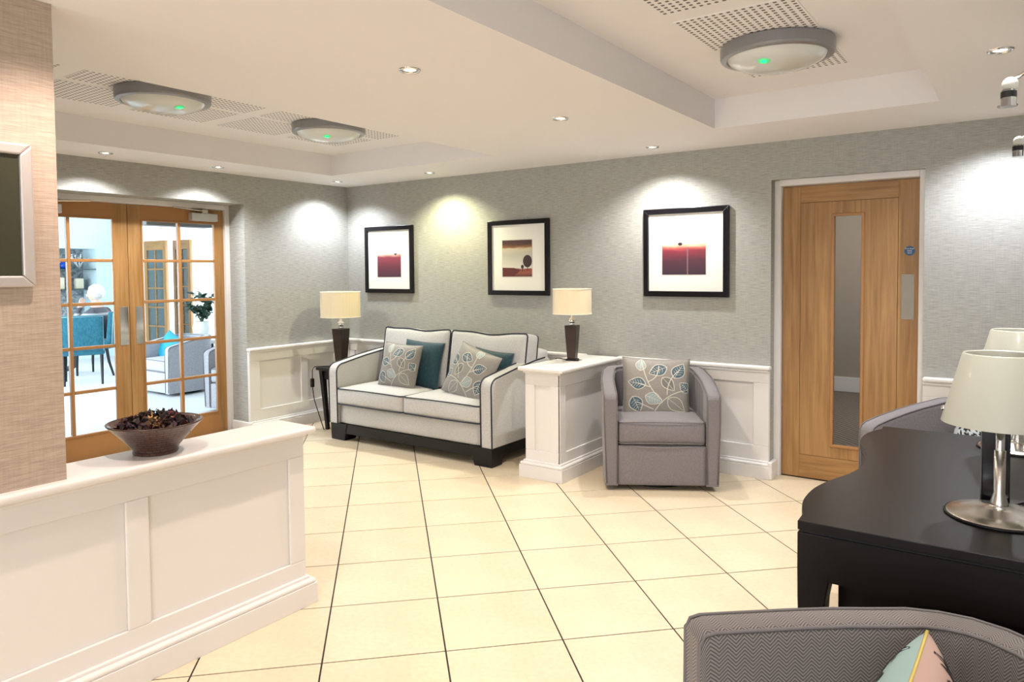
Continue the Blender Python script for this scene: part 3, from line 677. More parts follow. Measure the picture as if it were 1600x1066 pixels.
for k in range(2):
    cx = SX0+AW+cw*(k+.5); zc, hh = 0.378, 0.140; dpt = 0.62
    bm = bmesh.new(); softbox(bm, cx, -0.575, zc, cw-0.004, dpt, hh, 0.026, (0, 0.014, 0.032), n=12); s = mk('seat_cushion', bm, M_sofa, sofa, smooth=True)
    for z in (zc+hh/2-0.007, zc-hh/2+0.007):
        b = bmesh.new(); tube(b, [(cx+p[0], -0.575+p[1]-(0.010*(1-(2*p[0]/cw)**2) if p[1] < 0 else 0), z+ (0.006*(1-(2*p[0]/cw)**2) if z > zc else 0)) for p in rrect(cw-0.006, dpt-0.002, 0.03, 4)], 0.0055, 6, True); mk('piping', b, M_pipe, s, smooth=True)
for k in range(2):
    cx = 0.868 + 0.388 + 0.774*k; bw, bh, bt = 0.765, 0.495, 0.17; tl = -0.17
    M = Matrix.Rotation(tl, 3, 'X'); ctr = Vector((cx, -0.325, 0.682))
    bm = bmesh.new(); softbox(bm, *ctr, bw, bt, bh, 0.03, (0, 0.042, 0.006), n=14, M=M)
    for v in bm.verts:
        lx = (v.co.x-cx)/(bw/2); v.co.z -= max(0, (v.co.z-0.70)/0.22)*0.016*(1-lx*lx)*(1+0.5*math.sin(lx*5+k))
    s = mk('back_cushion', bm, M_sofa, sofa, smooth=True)
    for yy in (-bt/2+0.010, bt/2-0.010):
        b = bmesh.new(); pl = []
        for p in rrect(bw-0.006, bh-0.004, 0.028, 4):
            pl.append(ctr + M @ Vector((p[0], yy, p[1] - (0.016*(1-(2*p[0]/bw)**2)*(1+0.5*math.sin(2*p[0]/bw*5+k)) if p[1] > 0.2 else 0))))
        tube(b, pl, 0.0055, 6, True); mk('piping', b, M_pipe, s, smooth=True)
box('plinth_rail', SX0+0.02, SX1-0.02, SY0+0.015, SY0+0.045, 0.062, 0.141, M_black, sofa); box('plinth_rail', SX0+0.02, SX1-0.02, SY1-0.045, SY1-0.015, 0.062, 0.141, M_black, sofa)
for x0, x1 in ((SX0+0.012, SX0+0.042), (SX1-0.042, SX1-0.012)): box('plinth_rail', x0, x1, SY0+0.046, SY1-0.046, 0.062, 0.141, M_black, sofa)
for x, sx in ((SX0+0.008, 1), (SX1-0.008, -1)):
    for y, sy in ((SY0+0.008, 1), (SY1-0.008, -1)):
        bm = bmesh.new()
        top_ = [(x, y), (x+sx*0.20, y), (x+sx*0.20, y+sy*0.16), (x, y+sy*0.16)]; bot = [(x+sx*.004, y+sy*.004), (x+sx*0.165, y+sy*.004), (x+sx*0.165, y+sy*0.13), (x+sx*.004, y+sy*0.13)]
        a = [bm.verts.new((*p, 0.0)) for p in bot]; b = [bm.verts.new((*p, 0.142)) for p in top_]
        bm.faces.new(a); bm.faces.new(b)
        for i in range(4): bm.faces.new((a[i], a[(i+1) % 4], b[(i+1) % 4], b[i]))
        mk('foot', bm, M_black, sofa, bevel=0.004)
SG = 'scatter cushions on the sofa'
cushion('scatter_cushion', 'taupe leaf-embroidered cushion at the left of the sofa', SG, 0.385, 0.39, 0.15, M_taupe, M_taupe, M_taupe, (1.275, -0.600, 0.630), (math.radians(-16), math.radians(3), math.radians(6)), 'leaf')
cushion('scatter_cushion', 'plain teal velvet cushion behind the left leaf cushion', SG, 0.40, 0.40, 0.13, M_teal, M_teal, M_greypipe, (1.405, -0.470, 0.640), (math.radians(-13), math.radians(3), math.radians(6)))
cushion('scatter_cushion', 'taupe leaf-embroidered cushion tilted against the right sofa arm', SG, 0.44, 0.42, 0.15, M_taupe, M_taupe, M_taupe, (2.055, -0.625, 0.625), (math.radians(-22), math.radians(14), math.radians(-8)), 'leaf', True, 20)
cushion('scatter_cushion', 'teal velvet cushion mostly hidden behind the right leaf cushion', SG, 0.40, 0.40, 0.12, M_teal, M_teal, M_greypipe, (2.125, -0.475, 0.605), (math.radians(-13), math.radians(4), math.radians(-4)))

# ------------------------------------------------------------------ tub armchairs
def tub_chair(label, fabric_m, pipe_m, loc, rotz, ribs=True, wide=0.37, name='tub_armchair', hf=0.615, hr=0.115):
    t = thing(name, label, 'armchair', loc, rotz, group='grey upholstered tub armchairs')
    W, F, TK = wide, -0.35, 0.090
    # outer plan, from the front of the left arm round the back to the front of the right arm
    plan = [(-W, F), (-W, F+0.010), (-W-0.001, F+0.032), (-W-0.004, F+0.12), (-W-0.006, F+0.24), (-W-0.003, F+0.34), (-W+0.006, F+0.42)]
    yc = F+0.42; ry = 0.27
    for k in range(1, 12): 
        a = PI - PI*k/12; plan.append((math.copysign(abs(math.cos(a))**0.62, math.cos(a))*(W-0.006) if abs(math.cos(a)) > 1e-6 else 0.0, yc+ry*math.sin(a)**0.85))
    plan += [(-p[0], p[1]) for p in plan[6::-1]]
    n = len(plan); P = [Vector((p[0], p[1])) for p in plan]
    nor = []
    for i in range(n):
        a = P[max(0, i-1)]; b = P[min(n-1, i+1)]; d_ = (b-a).normalized(); nor.append(Vector((d_.y, -d_.x)))   # points inwards
    hs = []
    for p in P:
        f = max(0.0, min(1.0, (p.y-F)/0.55)); hs.append(hf + hr*(f**0.75) - (0.024 if p.y < F+0.005 else 0.006 if p.y < F+0.02 else 0))
    bm = bmesh.new(); uvl = bm.loops.layers.uv.new('UVMap'); rows = []; arc = 0; arcs = []
    for i in range(n):
        if i: arc += (P[i]-P[i-1]).length
        arcs.append(arc); h = hs[i]
        taper = 0.012                         # shell narrows towards the floor
        pr = [(taper, 0.035), (taper*.8, 0.12), (taper*0.4, 0.35), (0.0, h-0.028), (0.004, h-0.008), (0.016, h), (TK-0.016, h), (TK-0.004, h-0.008), (TK, h-0.028), (TK, 0.45), (TK, 0.20), (TK, 0.035)]
        rows.append([(bm.verts.new((P[i].x+nor[i].x*o, P[i].y+nor[i].y*o, z)), o, z) for o, z in pr])
    m_ = len(rows[0]); L = [0]
    for k in range(1, m_): L.append(L[-1] + math.hypot(rows[n//2][k][1]-rows[n//2][k-1][1], rows[n//2][k][2]-rows[n//2][k-1][2]))
    for i in range(n-1):
        for k in range(m_-1):
            f = bm.faces.new((rows[i][k][0], rows[i+1][k][0], rows[i+1][k+1][0], rows[i][k+1][0])); f.smooth = True
            for lp, (ii, kk) in zip(f.loops, ((i, k), (i+1, k), (i+1, k+1), (i, k+1))): lp[uvl].uv = (arcs[ii], L[kk])
    for r in (rows[0], rows[-1]):
        f = bm.faces.new([v[0] for v in r])
        for lp in f.loops: lp[uvl].uv = (lp.vert.co.x, lp.vert.co.z)
    shell = mk('shell', bm, fabric_m, t)
    for o_, dz in ((0.004, -0.006), (TK-0.004, -0.006)):
        b = bmesh.new(); pts = [(P[0].x+nor[0].x*(o_ if o_ > .02 else .02), P[0].y-0.002, 0.05)] + [(P[0].x+nor[0].x*o_, P[0].y-0.002, 0.45)] + [(P[i].x+nor[i].x*o_, P[i].y+nor[i].y*o_, hs[i]+dz+0.003) for i in range(n)] + [(P[-1].x+nor[-1].x*o_, P[-1].y-0.002, 0.45), (P[-1].x+nor[-1].x*(o_ if o_ > .02 else .02), P[-1].y-0.002, 0.05)]
        tube(b, pts, 0.0042, 5); mk('piping', b, pipe_m, shell, smooth=True)
    if ribs:
        b = bmesh.new()
        for i in range(4, n-4):
            for s in (0, .33, .66):
                q = P[i].lerp(P[i+1], s); nn = nor[i].lerp(nor[i+1], s); h = hs[i]+(hs[i+1]-hs[i])*s
                tube(b, [(q.x+nn.x*(TK+.0005), q.y+nn.y*(TK+.0005), z) for z in (0.40, h-0.03)], 0.0022, 4)
        mk('channel_stitching', b, pipe_m, shell)
    # front panel and seat
    iw = W-TK
    bm = bmesh.new(); softbox(bm, 0, -0.042, 0.165, 2*iw+0.004, 0.610, 0.26, 0.012, (0, 0.003, 0)); mk('seat_base', bm, fabric_m, t, smooth=True)
    bm = bmesh.new(); uvl = bm.loops.layers.uv.new('UVMap'); softbox(bm, 0, -0.075, 0.375, 2*iw-0.006, 0.545, 0.155, 0.030, (0, 0.016, 0.022), n=12)
    for f in bm.faces:
        for lp in f.loops: lp[uvl].uv = (lp.vert.co.x, lp.vert.co.y+lp.vert.co.z)
    s = mk('seat_cushion', bm, fabric_m, t, smooth=True)
    for z in (0.443, 0.307):
        b = bmesh.new(); tube(b, [(p[0], -0.075+p[1]-(0.014*(1-(p[0]/iw)**2) if p[1] < 0 else 0), z+(0.006*(1-(p[0]/iw)**2))) for p in rrect(2*iw-0.010, 0.545, 0.035, 4)], 0.004, 5, True); mk('piping', b, pipe_m, s, smooth=True)
    b = bmesh.new(); lathe(b, [(0.0001, 0.0), (0.26, 0.0), (0.27, 0.008), (0.26, 0.036), (0.0001, 0.038)], 32, c=(0, 0.0, 0), cap=False); mk('swivel_base', b, M_black, t)
    return t
tub_chair('grey chenille swivel tub chair between the half wall and the oak door', M_grey, M_greypipe, (3.487, -0.392, 0), math.radians(30.4))
cushion('scatter_cushion', 'taupe leaf-embroidered cushion on the grey tub chair by the half wall', 'scatter cushions on armchairs', 0.46, 0.42, 0.15, M_taupe, M_taupe, M_taupe, (3.497, -0.41, 0.612), (math.radians(-16), math.radians(2), math.radians(30.4)), 'leaf', False, 0)
tub_chair('grey tub chair behind the console, right of the oak door', M_grey, M_greypipe, (5.36, -0.87, 0), math.radians(-36.9), False)
cushion('scatter_cushion', 'white and blue spotted cushion on the chair behind the console', 'scatter cushions on armchairs', 0.40, 0.38, 0.14, mat('cushion_icy_white', (0.66, 0.74, 0.76), 0.8), mat('cushion_icy_white', (0.66, 0.74, 0.76), 0.8), M_greypipe, (5.42, -0.74, 0.610), (math.radians(-14), 0, math.radians(-36.9)), 'spots')
tub_chair('herringbone tweed tub chair at the bottom right of the view', M_herr, M_greypipe, (5.448, -3.546, 0), math.radians(-48.2), False, hf=0.672, hr=-0.012)
cushion('scatter_cushion', 'teal and pink printed cushion with gold piping on the herringbone chair', 'scatter cushions on armchairs', 0.40, 0.32, 0.18, mat('cushion_blush', (0.44, 0.29, 0.24), 0.8), mat('cushion_aqua', (0.26, 0.37, 0.355), 0.8), mat('gold_piping', (0.55, 0.42, 0.10), 0.5), (5.382, -3.575, 0.545), (math.radians(0), math.radians(0), math.radians(88)), 'spots')

# ------------------------------------------------------------------ lamps and side table
M_shade = mat('cream_satin_shade', (0.80, 0.68, 0.47), 0.5, sheen=0.1)
M_shadein = mat('shade_lining', (0.85, 0.80, 0.68), 0.7)
def table_lamp(label, loc, k, rotz):
    t = thing('table_lamp', label, 'lamp', loc, rotz, group='dark wood table lamps with drum shades')
    box('base', -.058*k, .058*k, -.058*k, .058*k, 0, 0.010*k, M_chrome, t, bevel=0.002)
    box('base_block', -.038*k, .038*k, -.038*k, .038*k, 0.010*k, 0.020*k, M_black, t)
    bm = bmesh.new(); a = [bm.verts.new((x*.030*k, y*.030*k, 0.020*k)) for x, y in ((-1,-1),(1,-1),(1,1),(-1,1))]; b = [bm.verts.new((x*.045*k, y*.045*k, 0.262*k)) for x, y in ((-1,-1),(1,-1),(1,1),(-1,1))]
    bm.faces.new(a); bm.faces.new(b)
    for i in range(4): bm.faces.new((a[i], a[(i+1) % 4], b[(i+1) % 4], b[i]))
    mk('stem', bm, mat('dark_walnut', (0.028, 0.012, 0.008), 0.35), t, bevel=0.003)
    bm = bmesh.new(); lathe(bm, [(0.0001, .262*k), (.018*k, .264*k), (.020*k, .268*k), (.012*k, .274*k), (.024*k, .284*k), (.028*k, .296*k), (.024*k, .308*k), (.010*k, .318*k), (.008*k, .345*k), (0.0001, .346*k)], 24, cap=False); mk('finial', bm, M_chrome, t, smooth=True)
    bm = bmesh.new(); lathe(bm, [(.140*k, .345*k), (.140*k, .525*k), (.137*k, .525*k), (.137*k, .345*k), (.140*k, .345*k)], 40, cap=False); sh = mk('shade', bm, M_shade, t)
    for z in (.346, .524):
        bm = bmesh.new(); tube(bm, [(.1405*k*math.cos(a*PI/20), .1405*k*math.sin(a*PI/20), z*k) for a in range(40)], 0.0025*k, 5, True); mk('trim', bm, M_shadein, sh, smooth=True)
    bm = bmesh.new(); tube(bm, [(-.137*k, 0, .515*k), (.137*k, 0, .515*k)], .002, 5); tube(bm, [(0, 0, .34*k), (0, 0, .515*k)], .004, 5); mk('shade_fitting', bm, M_chrome, sh)
    return t
lamp = table_lamp('table lamp on the short half wall between sofa and armchair', (2.878, -0.48, HD), 1.0, math.radians(12))
side = thing('side_table', 'black wooden side table between the sofa and the corner', 'table', (0.40, -0.46, 0), world=True)
bm = bmesh.new(); bx(bm, 0.285, 0.685, -0.67, -0.22, 0.535, 0.560); mk('table_top', bm, M_black, side, bevel=0.004)
bm = bmesh.new(); bx(bm, 0.31, 0.66, -0.64, -0.25, 0.455, 0.535); mk('apron', bm, M_black, side)
for x, y in ((0.335, -0.635), (0.645, -0.635), (0.335, -0.255), (0.645, -0.255)):
    bm = bmesh.new(); sx = 1 if x < .4 else -1; sy = 1 if y < -.4 else -1
    tp = [(x-.022, y-.022), (x+.022, y-.022), (x+.022, y+.022), (x-.022, y+.022)]
    a = [bm.verts.new((x+sx*.06+(p[0]-x)*.65, y+(p[1]-y)*.65, 0.0)) for p in tp]; b = [bm.verts.new((*p, 0.535)) for p in tp]; bm.faces.new(a); bm.faces.new(b)
    for i in range(4): bm.faces.new((a[i], a[(i+1) % 4], b[(i+1) % 4], b[i]))
    mk('leg', bm, M_black, side)
table_lamp('taller table lamp on the black side table in the corner', (0.36, -0.43, 0.560), 1.30, math.radians(5))
t = thing('lamp_cord', 'black lamp cord with inline switch hanging off the side table', 'cord', (0.16, -0.64, 0.3), world=True)
bm = bmesh.new(); tube(bm, [(0.40, -0.505, .566), (0.33, -0.62, .568), (0.275, -0.675, .566), (0.262, -0.688, .54), (0.262, -0.69, .44), (0.265, -0.69, .36), (0.29, -0.695, .27), (0.33, -0.705, .21), (0.38, -0.71, .12), (0.42, -0.70, .01)], .0045, 6); mk('cable', bm, M_black, t, smooth=True)
box('inline_switch', .247, .279, -.705, -.678, .38, .46, M_black, t, bevel=0.006)
bm = bmesh.new(); tube(bm, [(2.84, -0.46, HD+.007), (2.78, -0.44, HD+.006), (2.74, -0.46, HD+.012), (2.71, -0.44, HD+.006), (2.692, -0.40, HD-.03)], .003, 6); tag(mk('lamp_cord', bm, M_black, None, smooth=True), 'thin black lamp cord lying on the short half wall', 'cord')

M_opal = mat('opal_glass_shade', (0.52, 0.52, 0.44), 0.45, coat=0.1)
def desk_lamp(label, loc):
    t = thing('desk_lamp', label, 'lamp', loc, group='steel desk lamps on the console')
    bm = bmesh.new(); lathe(bm, [(0.0001, 0), (.122, 0), (.126, .004), (.122, .009), (.080, .018), (.040, .026), (.024, .030), (.022, .034)], 48, cap=False); mk('base', bm, M_steel, t, smooth=True)
    bm = bmesh.new(); lathe(bm, [(.127, 0.0), (.129, .004), (.126, .0075), (.1255, .0045)], 48, cap=False); mk('base_rim', bm, M_black, t, smooth=True)
    bm = bmesh.new(); lathe(bm, [(.021, .030), (.021, .040), (.015, .060), (.0135, .066), (.0135, .180), (.0001, .180)], 20, cap=False); mk('lower_pole', bm, M_steel, t, smooth=True)
    bm = bmesh.new(); lathe(bm, [(.0105, .178), (.0105, .262), (.0001, .262)], 20, cap=False); mk('upper_pole', bm, M_chrome, t, smooth=True)
    bm = bmesh.new(); bx(bm, -.030, .030, -.008, .008, .258, .272); tube(bm, [(-.030, 0, .262), (-.03, 0, .30)], .010, 10); tube(bm, [(.030, 0, .262), (.03, 0, .30)], .010, 10); mk('bulb_holder', bm, M_chrome, t)
    bm = bmesh.new(); lathe(bm, [(.138, .252), (.090, .437), (.087, .440), (.084, .437), (.133, .252), (.138, .252)], 48, cap=False); sh = mk('shade', bm, M_opal, t, smooth=True)
    for a in (190, 310, 70):
        x, y = .129*math.cos(math.radians(a)), .129*math.sin(math.radians(a)); bm = bmesh.new(); bmesh.ops.create_uvsphere(bm, u_segments=10, v_segments=6, radius=.0075, matrix=Matrix.Translation((x*1.02, y*1.02, .285))); mk('shade_screw', bm, M_chrome, sh, smooth=True)
    return t
CT = 0.752
desk_lamp('steel desk lamp with opal shade nearest the viewer on the console', (5.490, -2.672, CT))
desk_lamp('steel desk lamp with opal shade at the far end of the console', (5.527, -1.77, CT))
bm = bmesh.new(); tube(bm, [(5.50, -2.60, CT+.006), (5.55, -2.50, CT+.004), (5.60, -2.43, CT+.004), (5.68, -2.44, CT+.004)], .003, 6); tag(mk('lamp_cord', bm, M_black, None, smooth=True), 'thin dark cord behind the nearer steel desk lamp', 'cord')

# ------------------------------------------------------------------ console table
con = thing('console_table', 'dark espresso console table with a serpentine front edge', 'table', (5.37, -2.30, 0), world=True)
EDGE = [(5.052, -2.998), (5.050, -2.93), (5.036, -2.884), (5.021, -2.80), (5.019, -2.70), (5.028, -2.625), (5.045, -2.554), (5.068, -2.48), (5.0855, -2.414), (5.096, -2.322), (5.092, -2.25), (5.085, -2.18), (5.070, -2.107), (5.048, -2.03), (5.033, -1.98), (5.022, -1.90), (5.021, -1.82), (5.028, -1.757), (5.045, -1.70), (5.062, -1.655), (5.059, -1.60)]
# smooth the serpentine
def cr(pts, n=3):
    out = []
    for i in range(len(pts)-1):
        p0, p1, p2, p3 = (Vector(pts[max(0, i-1)]), Vector(pts[i]), Vector(pts[i+1]), Vector(pts[min(len(pts)-1, i+2)]))
        for k in range(n):
            t_ = k/n; out.append(0.5*((2*p1)+(-p0+p2)*t_+(2*p0-5*p1+4*p2-p3)*t_**2+(-p0+3*p1-3*p2+p3)*t_**3))
    out.append(Vector(pts[-1])); return [tuple(p) for p in out]
E2 = [EDGE[0]] + cr(EDGE[1:-1]) + [EDGE[-1]]
top = E2 + [(5.69, -1.60), (5.69, -2.998)]
bm = bmesh.new(); prism(bm, top, CT-0.024, CT); mk('table_top', bm, M_espresso, con, bevel=0.002)
def inset(pts, d_): return [(p[0]+d_, max(-2.998+d_, min(-1.60-d_, p[1]))) for p in pts]
ap = inset(E2, 0.010) + [(5.675, -1.61), (5.675, -2.988)]
bm = bmesh.new(); prism(bm, ap, CT-0.032, CT-0.024); mk('shadow_gap', bm, M_black, con)
e3 = inset(E2[2:-2], 0.004)
bm = bmesh.new(); prism(bm, e3 + [(p[0]+0.03, p[1]) for p in e3[::-1]], 0.615, CT-0.032); mk('apron', bm, M_espresso, con)
box('apron', 5.13, 5.68, -2.994, -2.966, 0.60, CT-0.032, M_espresso, con); box('apron', 5.13, 5.68, -1.632, -1.604, 0.60, CT-0.032, M_espresso, con)
def cleg(x, y, sx, sy):
    bm = bmesh.new(); rows = []
    for z, wd, off in ((CT-0.032, .095, 0), (.62, .083, 0.0), (.54, .069, .001), (.45, .062, .004), (.30, .056, .006), (.12, .052, .0), (0, .050, -.006)):
        q = [(x+sx*off, y), (x+sx*(off+wd), y), (x+sx*(off+wd), y+sy*wd), (x+sx*off, y+sy*wd)]; rows.append([bm.verts.new((*p, z)) for p in q])
    for a, b in zip(rows, rows[1:]):
        for i in range(4): bm.faces.new((a[i], a[(i+1) % 4], b[(i+1) % 4], b[i]))
    bm.faces.new(rows[0]); bm.faces.new(rows[-1]); mk('leg', bm, M_espresso, con, bevel=0.003)
cleg(5.050, -2.992, 1, 1); cleg(5.050, -1.606, 1, -1); cleg(5.68, -2.992, -1, 1); cleg(5.68, -1.606, -1, -1)
box('back_panel', 5.64, 5.66, -2.93, -1.67, 0.08, CT-0.033, M_espresso, con); box('lower_shelf', 5.136, 5.64, -2.90, -1.70, 0.36, 0.39, M_espresso, con)
box('divider', 5.136, 5.64, -2.90, -2.87, 0.39, 0.61, M_espresso, con); box('divider', 5.136, 5.64, -2.90, -2.87, 0.0, 0.36, M_espresso, con)
box('drawer_case', 5.136, 5.63, -2.86, -1.76, 0.395, CT-0.034, M_espresso, con)
t = thing('black_box', 'slim upright glossy black box behind the nearer steel desk lamp', 'box', (5.47, -2.53, CT), world=True)
box('body', 5.444, 5.512, -2.525, -2.495, CT, CT+0.31, mat('gloss_black', (0.008, 0.008, 0.010), 0.15), t, bevel=0.003); box('edge_strip', 5.441, 5.444, -2.525, -2.495, CT, CT+0.31, mat('smoky_edge', (0.10, 0.085, 0.075), 0.3), t)

# swing arm lamps on the partition
def swing(label, x, y, z):
    t = thing('swing_arm_lamp', label, 'lamp', (5.70, y, z+.06), group='swing-arm picture lamps', world=True)
    bm = bmesh.new(); prism(bm, [(y+.035*math.cos(a*PI/10), z+.07+.035*math.sin(a*PI/10)) for a in range(20)], 5.68, 5.70, 'x'); mk('wall_plate', bm, M_chrome, t)
    bm = bmesh.new(); tube(bm, [(5.685, y, z+.07), (x+.075, y, z+.055), (x+.012, y, z+.014)], .0055, 8); mk('arm', bm, M_chrome, t, smooth=True)
    bm = bmesh.new(); bmesh.ops.create_uvsphere(bm, u_segments=16, v_segments=10, radius=.019, matrix=Matrix.Translation((x, y, z))); mk('joint', bm, mat('pale_ball', (0.50, 0.50, 0.46), 0.3), t, smooth=True)
    bm = bmesh.new(); lathe(bm, [(.0001, -.012), (.015, -.013), (.017, -.03), (.017, -.056), (.0001, -.056)], 20, c=(x-.003, y, z), cap=False); mk('head', bm, mat('dark_chrome', (0.34, 0.34, 0.35), 0.15, 1.0), t, smooth=False)
    bm = bmesh.new(); lathe(bm, [(.0176, -.018), (.0178, -.025), (.0178, -.034)], 20, c=(x-.003, y, z), cap=False); mk('band', bm, M_black, t)
swing('larger chrome swing-arm lamp with pale ball joint, nearer the viewer', 5.498, -2.70, 1.893)
swing('smaller-looking chrome swing-arm lamp farther along, at the right edge', 5.513, -1.68, 1.889)

# ------------------------------------------------------------------ bowl
bc = (2.925, -3.585, HD)
t = thing('bowl', 'brown woven-look bowl on the near half wall', 'bowl', bc)
def bowlmat():
    m = mat('brown_lacquer_basket', (0.05, 0.022, 0.016), 0.28, coat=0.3)
    t1 = nodes_tex(m, 'ShaderNodeTexBrick', (1, 1, 1), coord='UV', Scale=1.0); t1.inputs['Brick Width'].default_value = 0.035; t1.inputs['Row Height'].default_value = 0.013; t1.inputs['Mortar Size'].default_value = 0.0022
    t1.inputs['Color1'].default_value = (0.115, 0.048, 0.030, 1); t1.inputs['Color2'].default_value = (0.075, 0.030, 0.022, 1); t1.inputs['Mortar'].default_value = (0.020, 0.010, 0.009, 1)
    base(m, t1.outputs[0]); bump(m, t1.outputs[1], -0.4, 0.003); return m
def lathe_uv(bm, prof, seg):
    uvl = bm.loops.layers.uv.new('UVMap'); rings = []; L = [0]
    for a, b in zip(prof, prof[1:]): L.append(L[-1]+math.hypot(a[0]-b[0], a[1]-b[1]))
    for r, z in prof: rings.append([bm.verts.new((r*math.cos(2*PI*i/seg), r*math.sin(2*PI*i/seg), z)) for i in range(seg)])
    for k in range(len(prof)-1):
        for i in range(seg):
            f = bm.faces.new((rings[k][i], rings[k][(i+1) % seg], rings[k+1][(i+1) % seg], rings[k+1][i])); f.smooth = True
            for lp, (ii, kk) in zip(f.loops, ((i, k), (i+1, k), (i+1, k+1), (i, k+1))): lp[uvl].uv = (ii/seg*0.7, L[kk])
bm = bmesh.new(); lathe_uv(bm, [(0.0001, .006), (.070, .006), (.074, 0.0), (.078, .004), (.076, .014), (.080, .022), (.108, .055), (.150, .100), (.162, .112)], 48); mk('outer_wall', bm, bowlmat(), t)
bm = bmesh.new(); lathe(bm, [(.162, .112), (.163, .115), (.160, .1165), (.140, .100), (.09, .055), (.06, .03), (.0001, .03)], 48, cap=False); mk('inner_wall', bm, mat('brown_lacquer', (0.055, 0.022, 0.014), 0.25, coat=0.3), t, smooth=True)
pm = [mat('petal_dark', (0.016, 0.011, 0.010), 0.8), mat('petal_red', (0.075, 0.010, 0.014), 0.8), mat('petal_brown', (0.06, 0.028, 0.014), 0.8), mat('petal_plum', (0.035, 0.012, 0.028), 0.8), mat('petal_tan', (0.42, 0.24, 0.09), 0.8), mat('petal_olive', (0.05, 0.042, 0.02), 0.8)]
bm = bmesh.new(); rr = random.Random(5)
for k in range(520):
    a = rr.uniform(0, 2*PI); r = 0.125*math.sqrt(rr.random()); z = 0.098 + 0.042*(1-(r/0.125)**2) + rr.uniform(-.022, .012)
    x, y = r*math.cos(a), r*math.sin(a); sz = rr.uniform(.008, .019); R_ = Euler((rr.uniform(-1.2, 1.2), rr.uniform(-1.2, 1.2), rr.uniform(0, 6.28))).to_matrix()
    c = Vector((x, y, z)); v = [bm.verts.new(c + R_ @ Vector(p)*sz) for p in ((-1, 0, .25), (-.2, -.6, 0), (1, 0, .35), (-.2, .6, 0))]
    f = bm.faces.new(v); f2 = None
    tan_zone = math.hypot(x-0.055, y+0.045) < 0.034
    f.material_index = (4 if rr.random() < .75 else 2) if tan_zone else rr.choice((0, 0, 0, 1, 1, 2, 3, 3, 5, 0 if rr.random() < .8 else 4))
me = bpy.data.meshes.new('potpourri'); bm.to_mesh(me); bm.free()
for m_ in pm: me.materials.append(m_)
po = link('potpourri', me, None); po.location = bc; tag(po, 'dried dark red and brown potpourri heaped in the bowl', 'potpourri', None, 'stuff')

# ------------------------------------------------------------------ lounge beyond the glazed doors
structure(box('floor_lounge', -8.5, -0.32, -3.6, 3.6, -0.06, 0.0, carpet('lounge_carpet', (0.50, 0.52, 0.54), (0.62, 0.64, 0.65))), 'pale grey lounge carpet seen through the glazed doors')
structure(box('ceiling_lounge', -8.5, -0.32, -3.6, 3.6, 2.42, 2.5, M_lceil), 'white lounge ceiling seen through the glazed doors')
NY0, NY1 = -0.45, 1.02      # shelf niche
bm = bmesh.new(); bx(bm, -8.2, -7.4, -3.6, NY0, 0, 2.42); bx(bm, -8.2, -7.4, NY1, 3.6, 0, 2.42); bx(bm, -8.2, -7.4, NY0, NY1, 1.86, 2.42); bx(bm, -8.2, -7.4, NY0, NY1, 0, 0.5); bx(bm, -8.2, -7.9, NY0, NY1, 0.5, 1.86)
structure(mk('wall_lounge', bm, M_lwall), 'pale blue lounge wall with a shelved niche')
def mosaic():
    m = mat('niche_mosaic', (0.2, 0.2, 0.2), 0.4); t1 = nodes_tex(m, 'ShaderNodeTexVoronoi', (28, 28, 28), Scale=1.0)
    base(m, ramp(m, t1.outputs[1], [(0.2, (0.16, 0.19, 0.21)), (0.8, (0.42, 0.46, 0.48))])); return m
niche = structure(thing('wall_niche', 'grey mosaic niche with glass shelves in the lounge', None, (-7.65, 0.3, 0.5), world=True), 'grey mosaic niche with glass shelves in the lounge')
box('mosaic_back', -7.9, -7.885, NY0, NY1, 0.5, 1.86, mosaic(), niche)
for z in (1.16, 1.50): box('shelf', -7.885, -7.42, NY0, NY1, z, z+.02, mat('shelf_glass', (0.05, 0.08, 0.09), 0.1), niche)
def hitL(px, py, x):   # a world point on plane x, given by rough direction from the viewer
    return None
bm = bmesh.new(); bx(bm, -7.66, -7.56, 0.76, 0.88, 1.18, 1.36); tag(mk('candle', bm, mat('candle_ivory', (0.72, 0.66, 0.5), 0.6), None, bevel=0.012), 'ivory pillar candle on the lower lounge shelf', 'candle')
bm = bmesh.new(); bx(bm, -7.66, -7.56, 0.50, 0.58, 1.18, 1.38); tag(mk('candle', bm, MATS['candle_ivory'], None, bevel=0.012), 'ivory candle on the lower lounge shelf next to the pier edge', 'candle')
bm = bmesh.new(); lathe(bm, [(.0001, 0), (.04, 0), (.06, .03), (.065, .07), (.045, .10), (.03, .11), (.035, .12)], 20, c=(-7.62, 0.585, 1.52), cap=False); tag(mk('vase', bm, mat('cobalt_glaze', (0.01, 0.07, 0.45), 0.2), None, smooth=True), 'cobalt blue vase on the upper lounge shelf', 'vase')
bm = bmesh.new(); rr = random.Random(2)
for k in range(9):
    a = rr.uniform(0, 6.28); p0 = Vector((-7.58, 0.82, 1.52)); p1 = p0+Vector((.04*math.cos(a), .06*math.sin(a), .09)); p2 = p1+Vector((.04*math.cos(a+.5), .06*math.sin(a+.5), .07+.08*rr.random()))
    tube(bm, [p0, p1, p2], .006, 5); 
    bmesh.ops.create_uvsphere(bm, u_segments=8, v_segments=6, radius=.013, matrix=Matrix.Translation(p2))
tag(mk('coral_ornament', bm, mat('coral_white', (0.85, 0.86, 0.84), 0.6), None, smooth=True), 'white branching coral ornament on the upper lounge shelf', 'ornament')
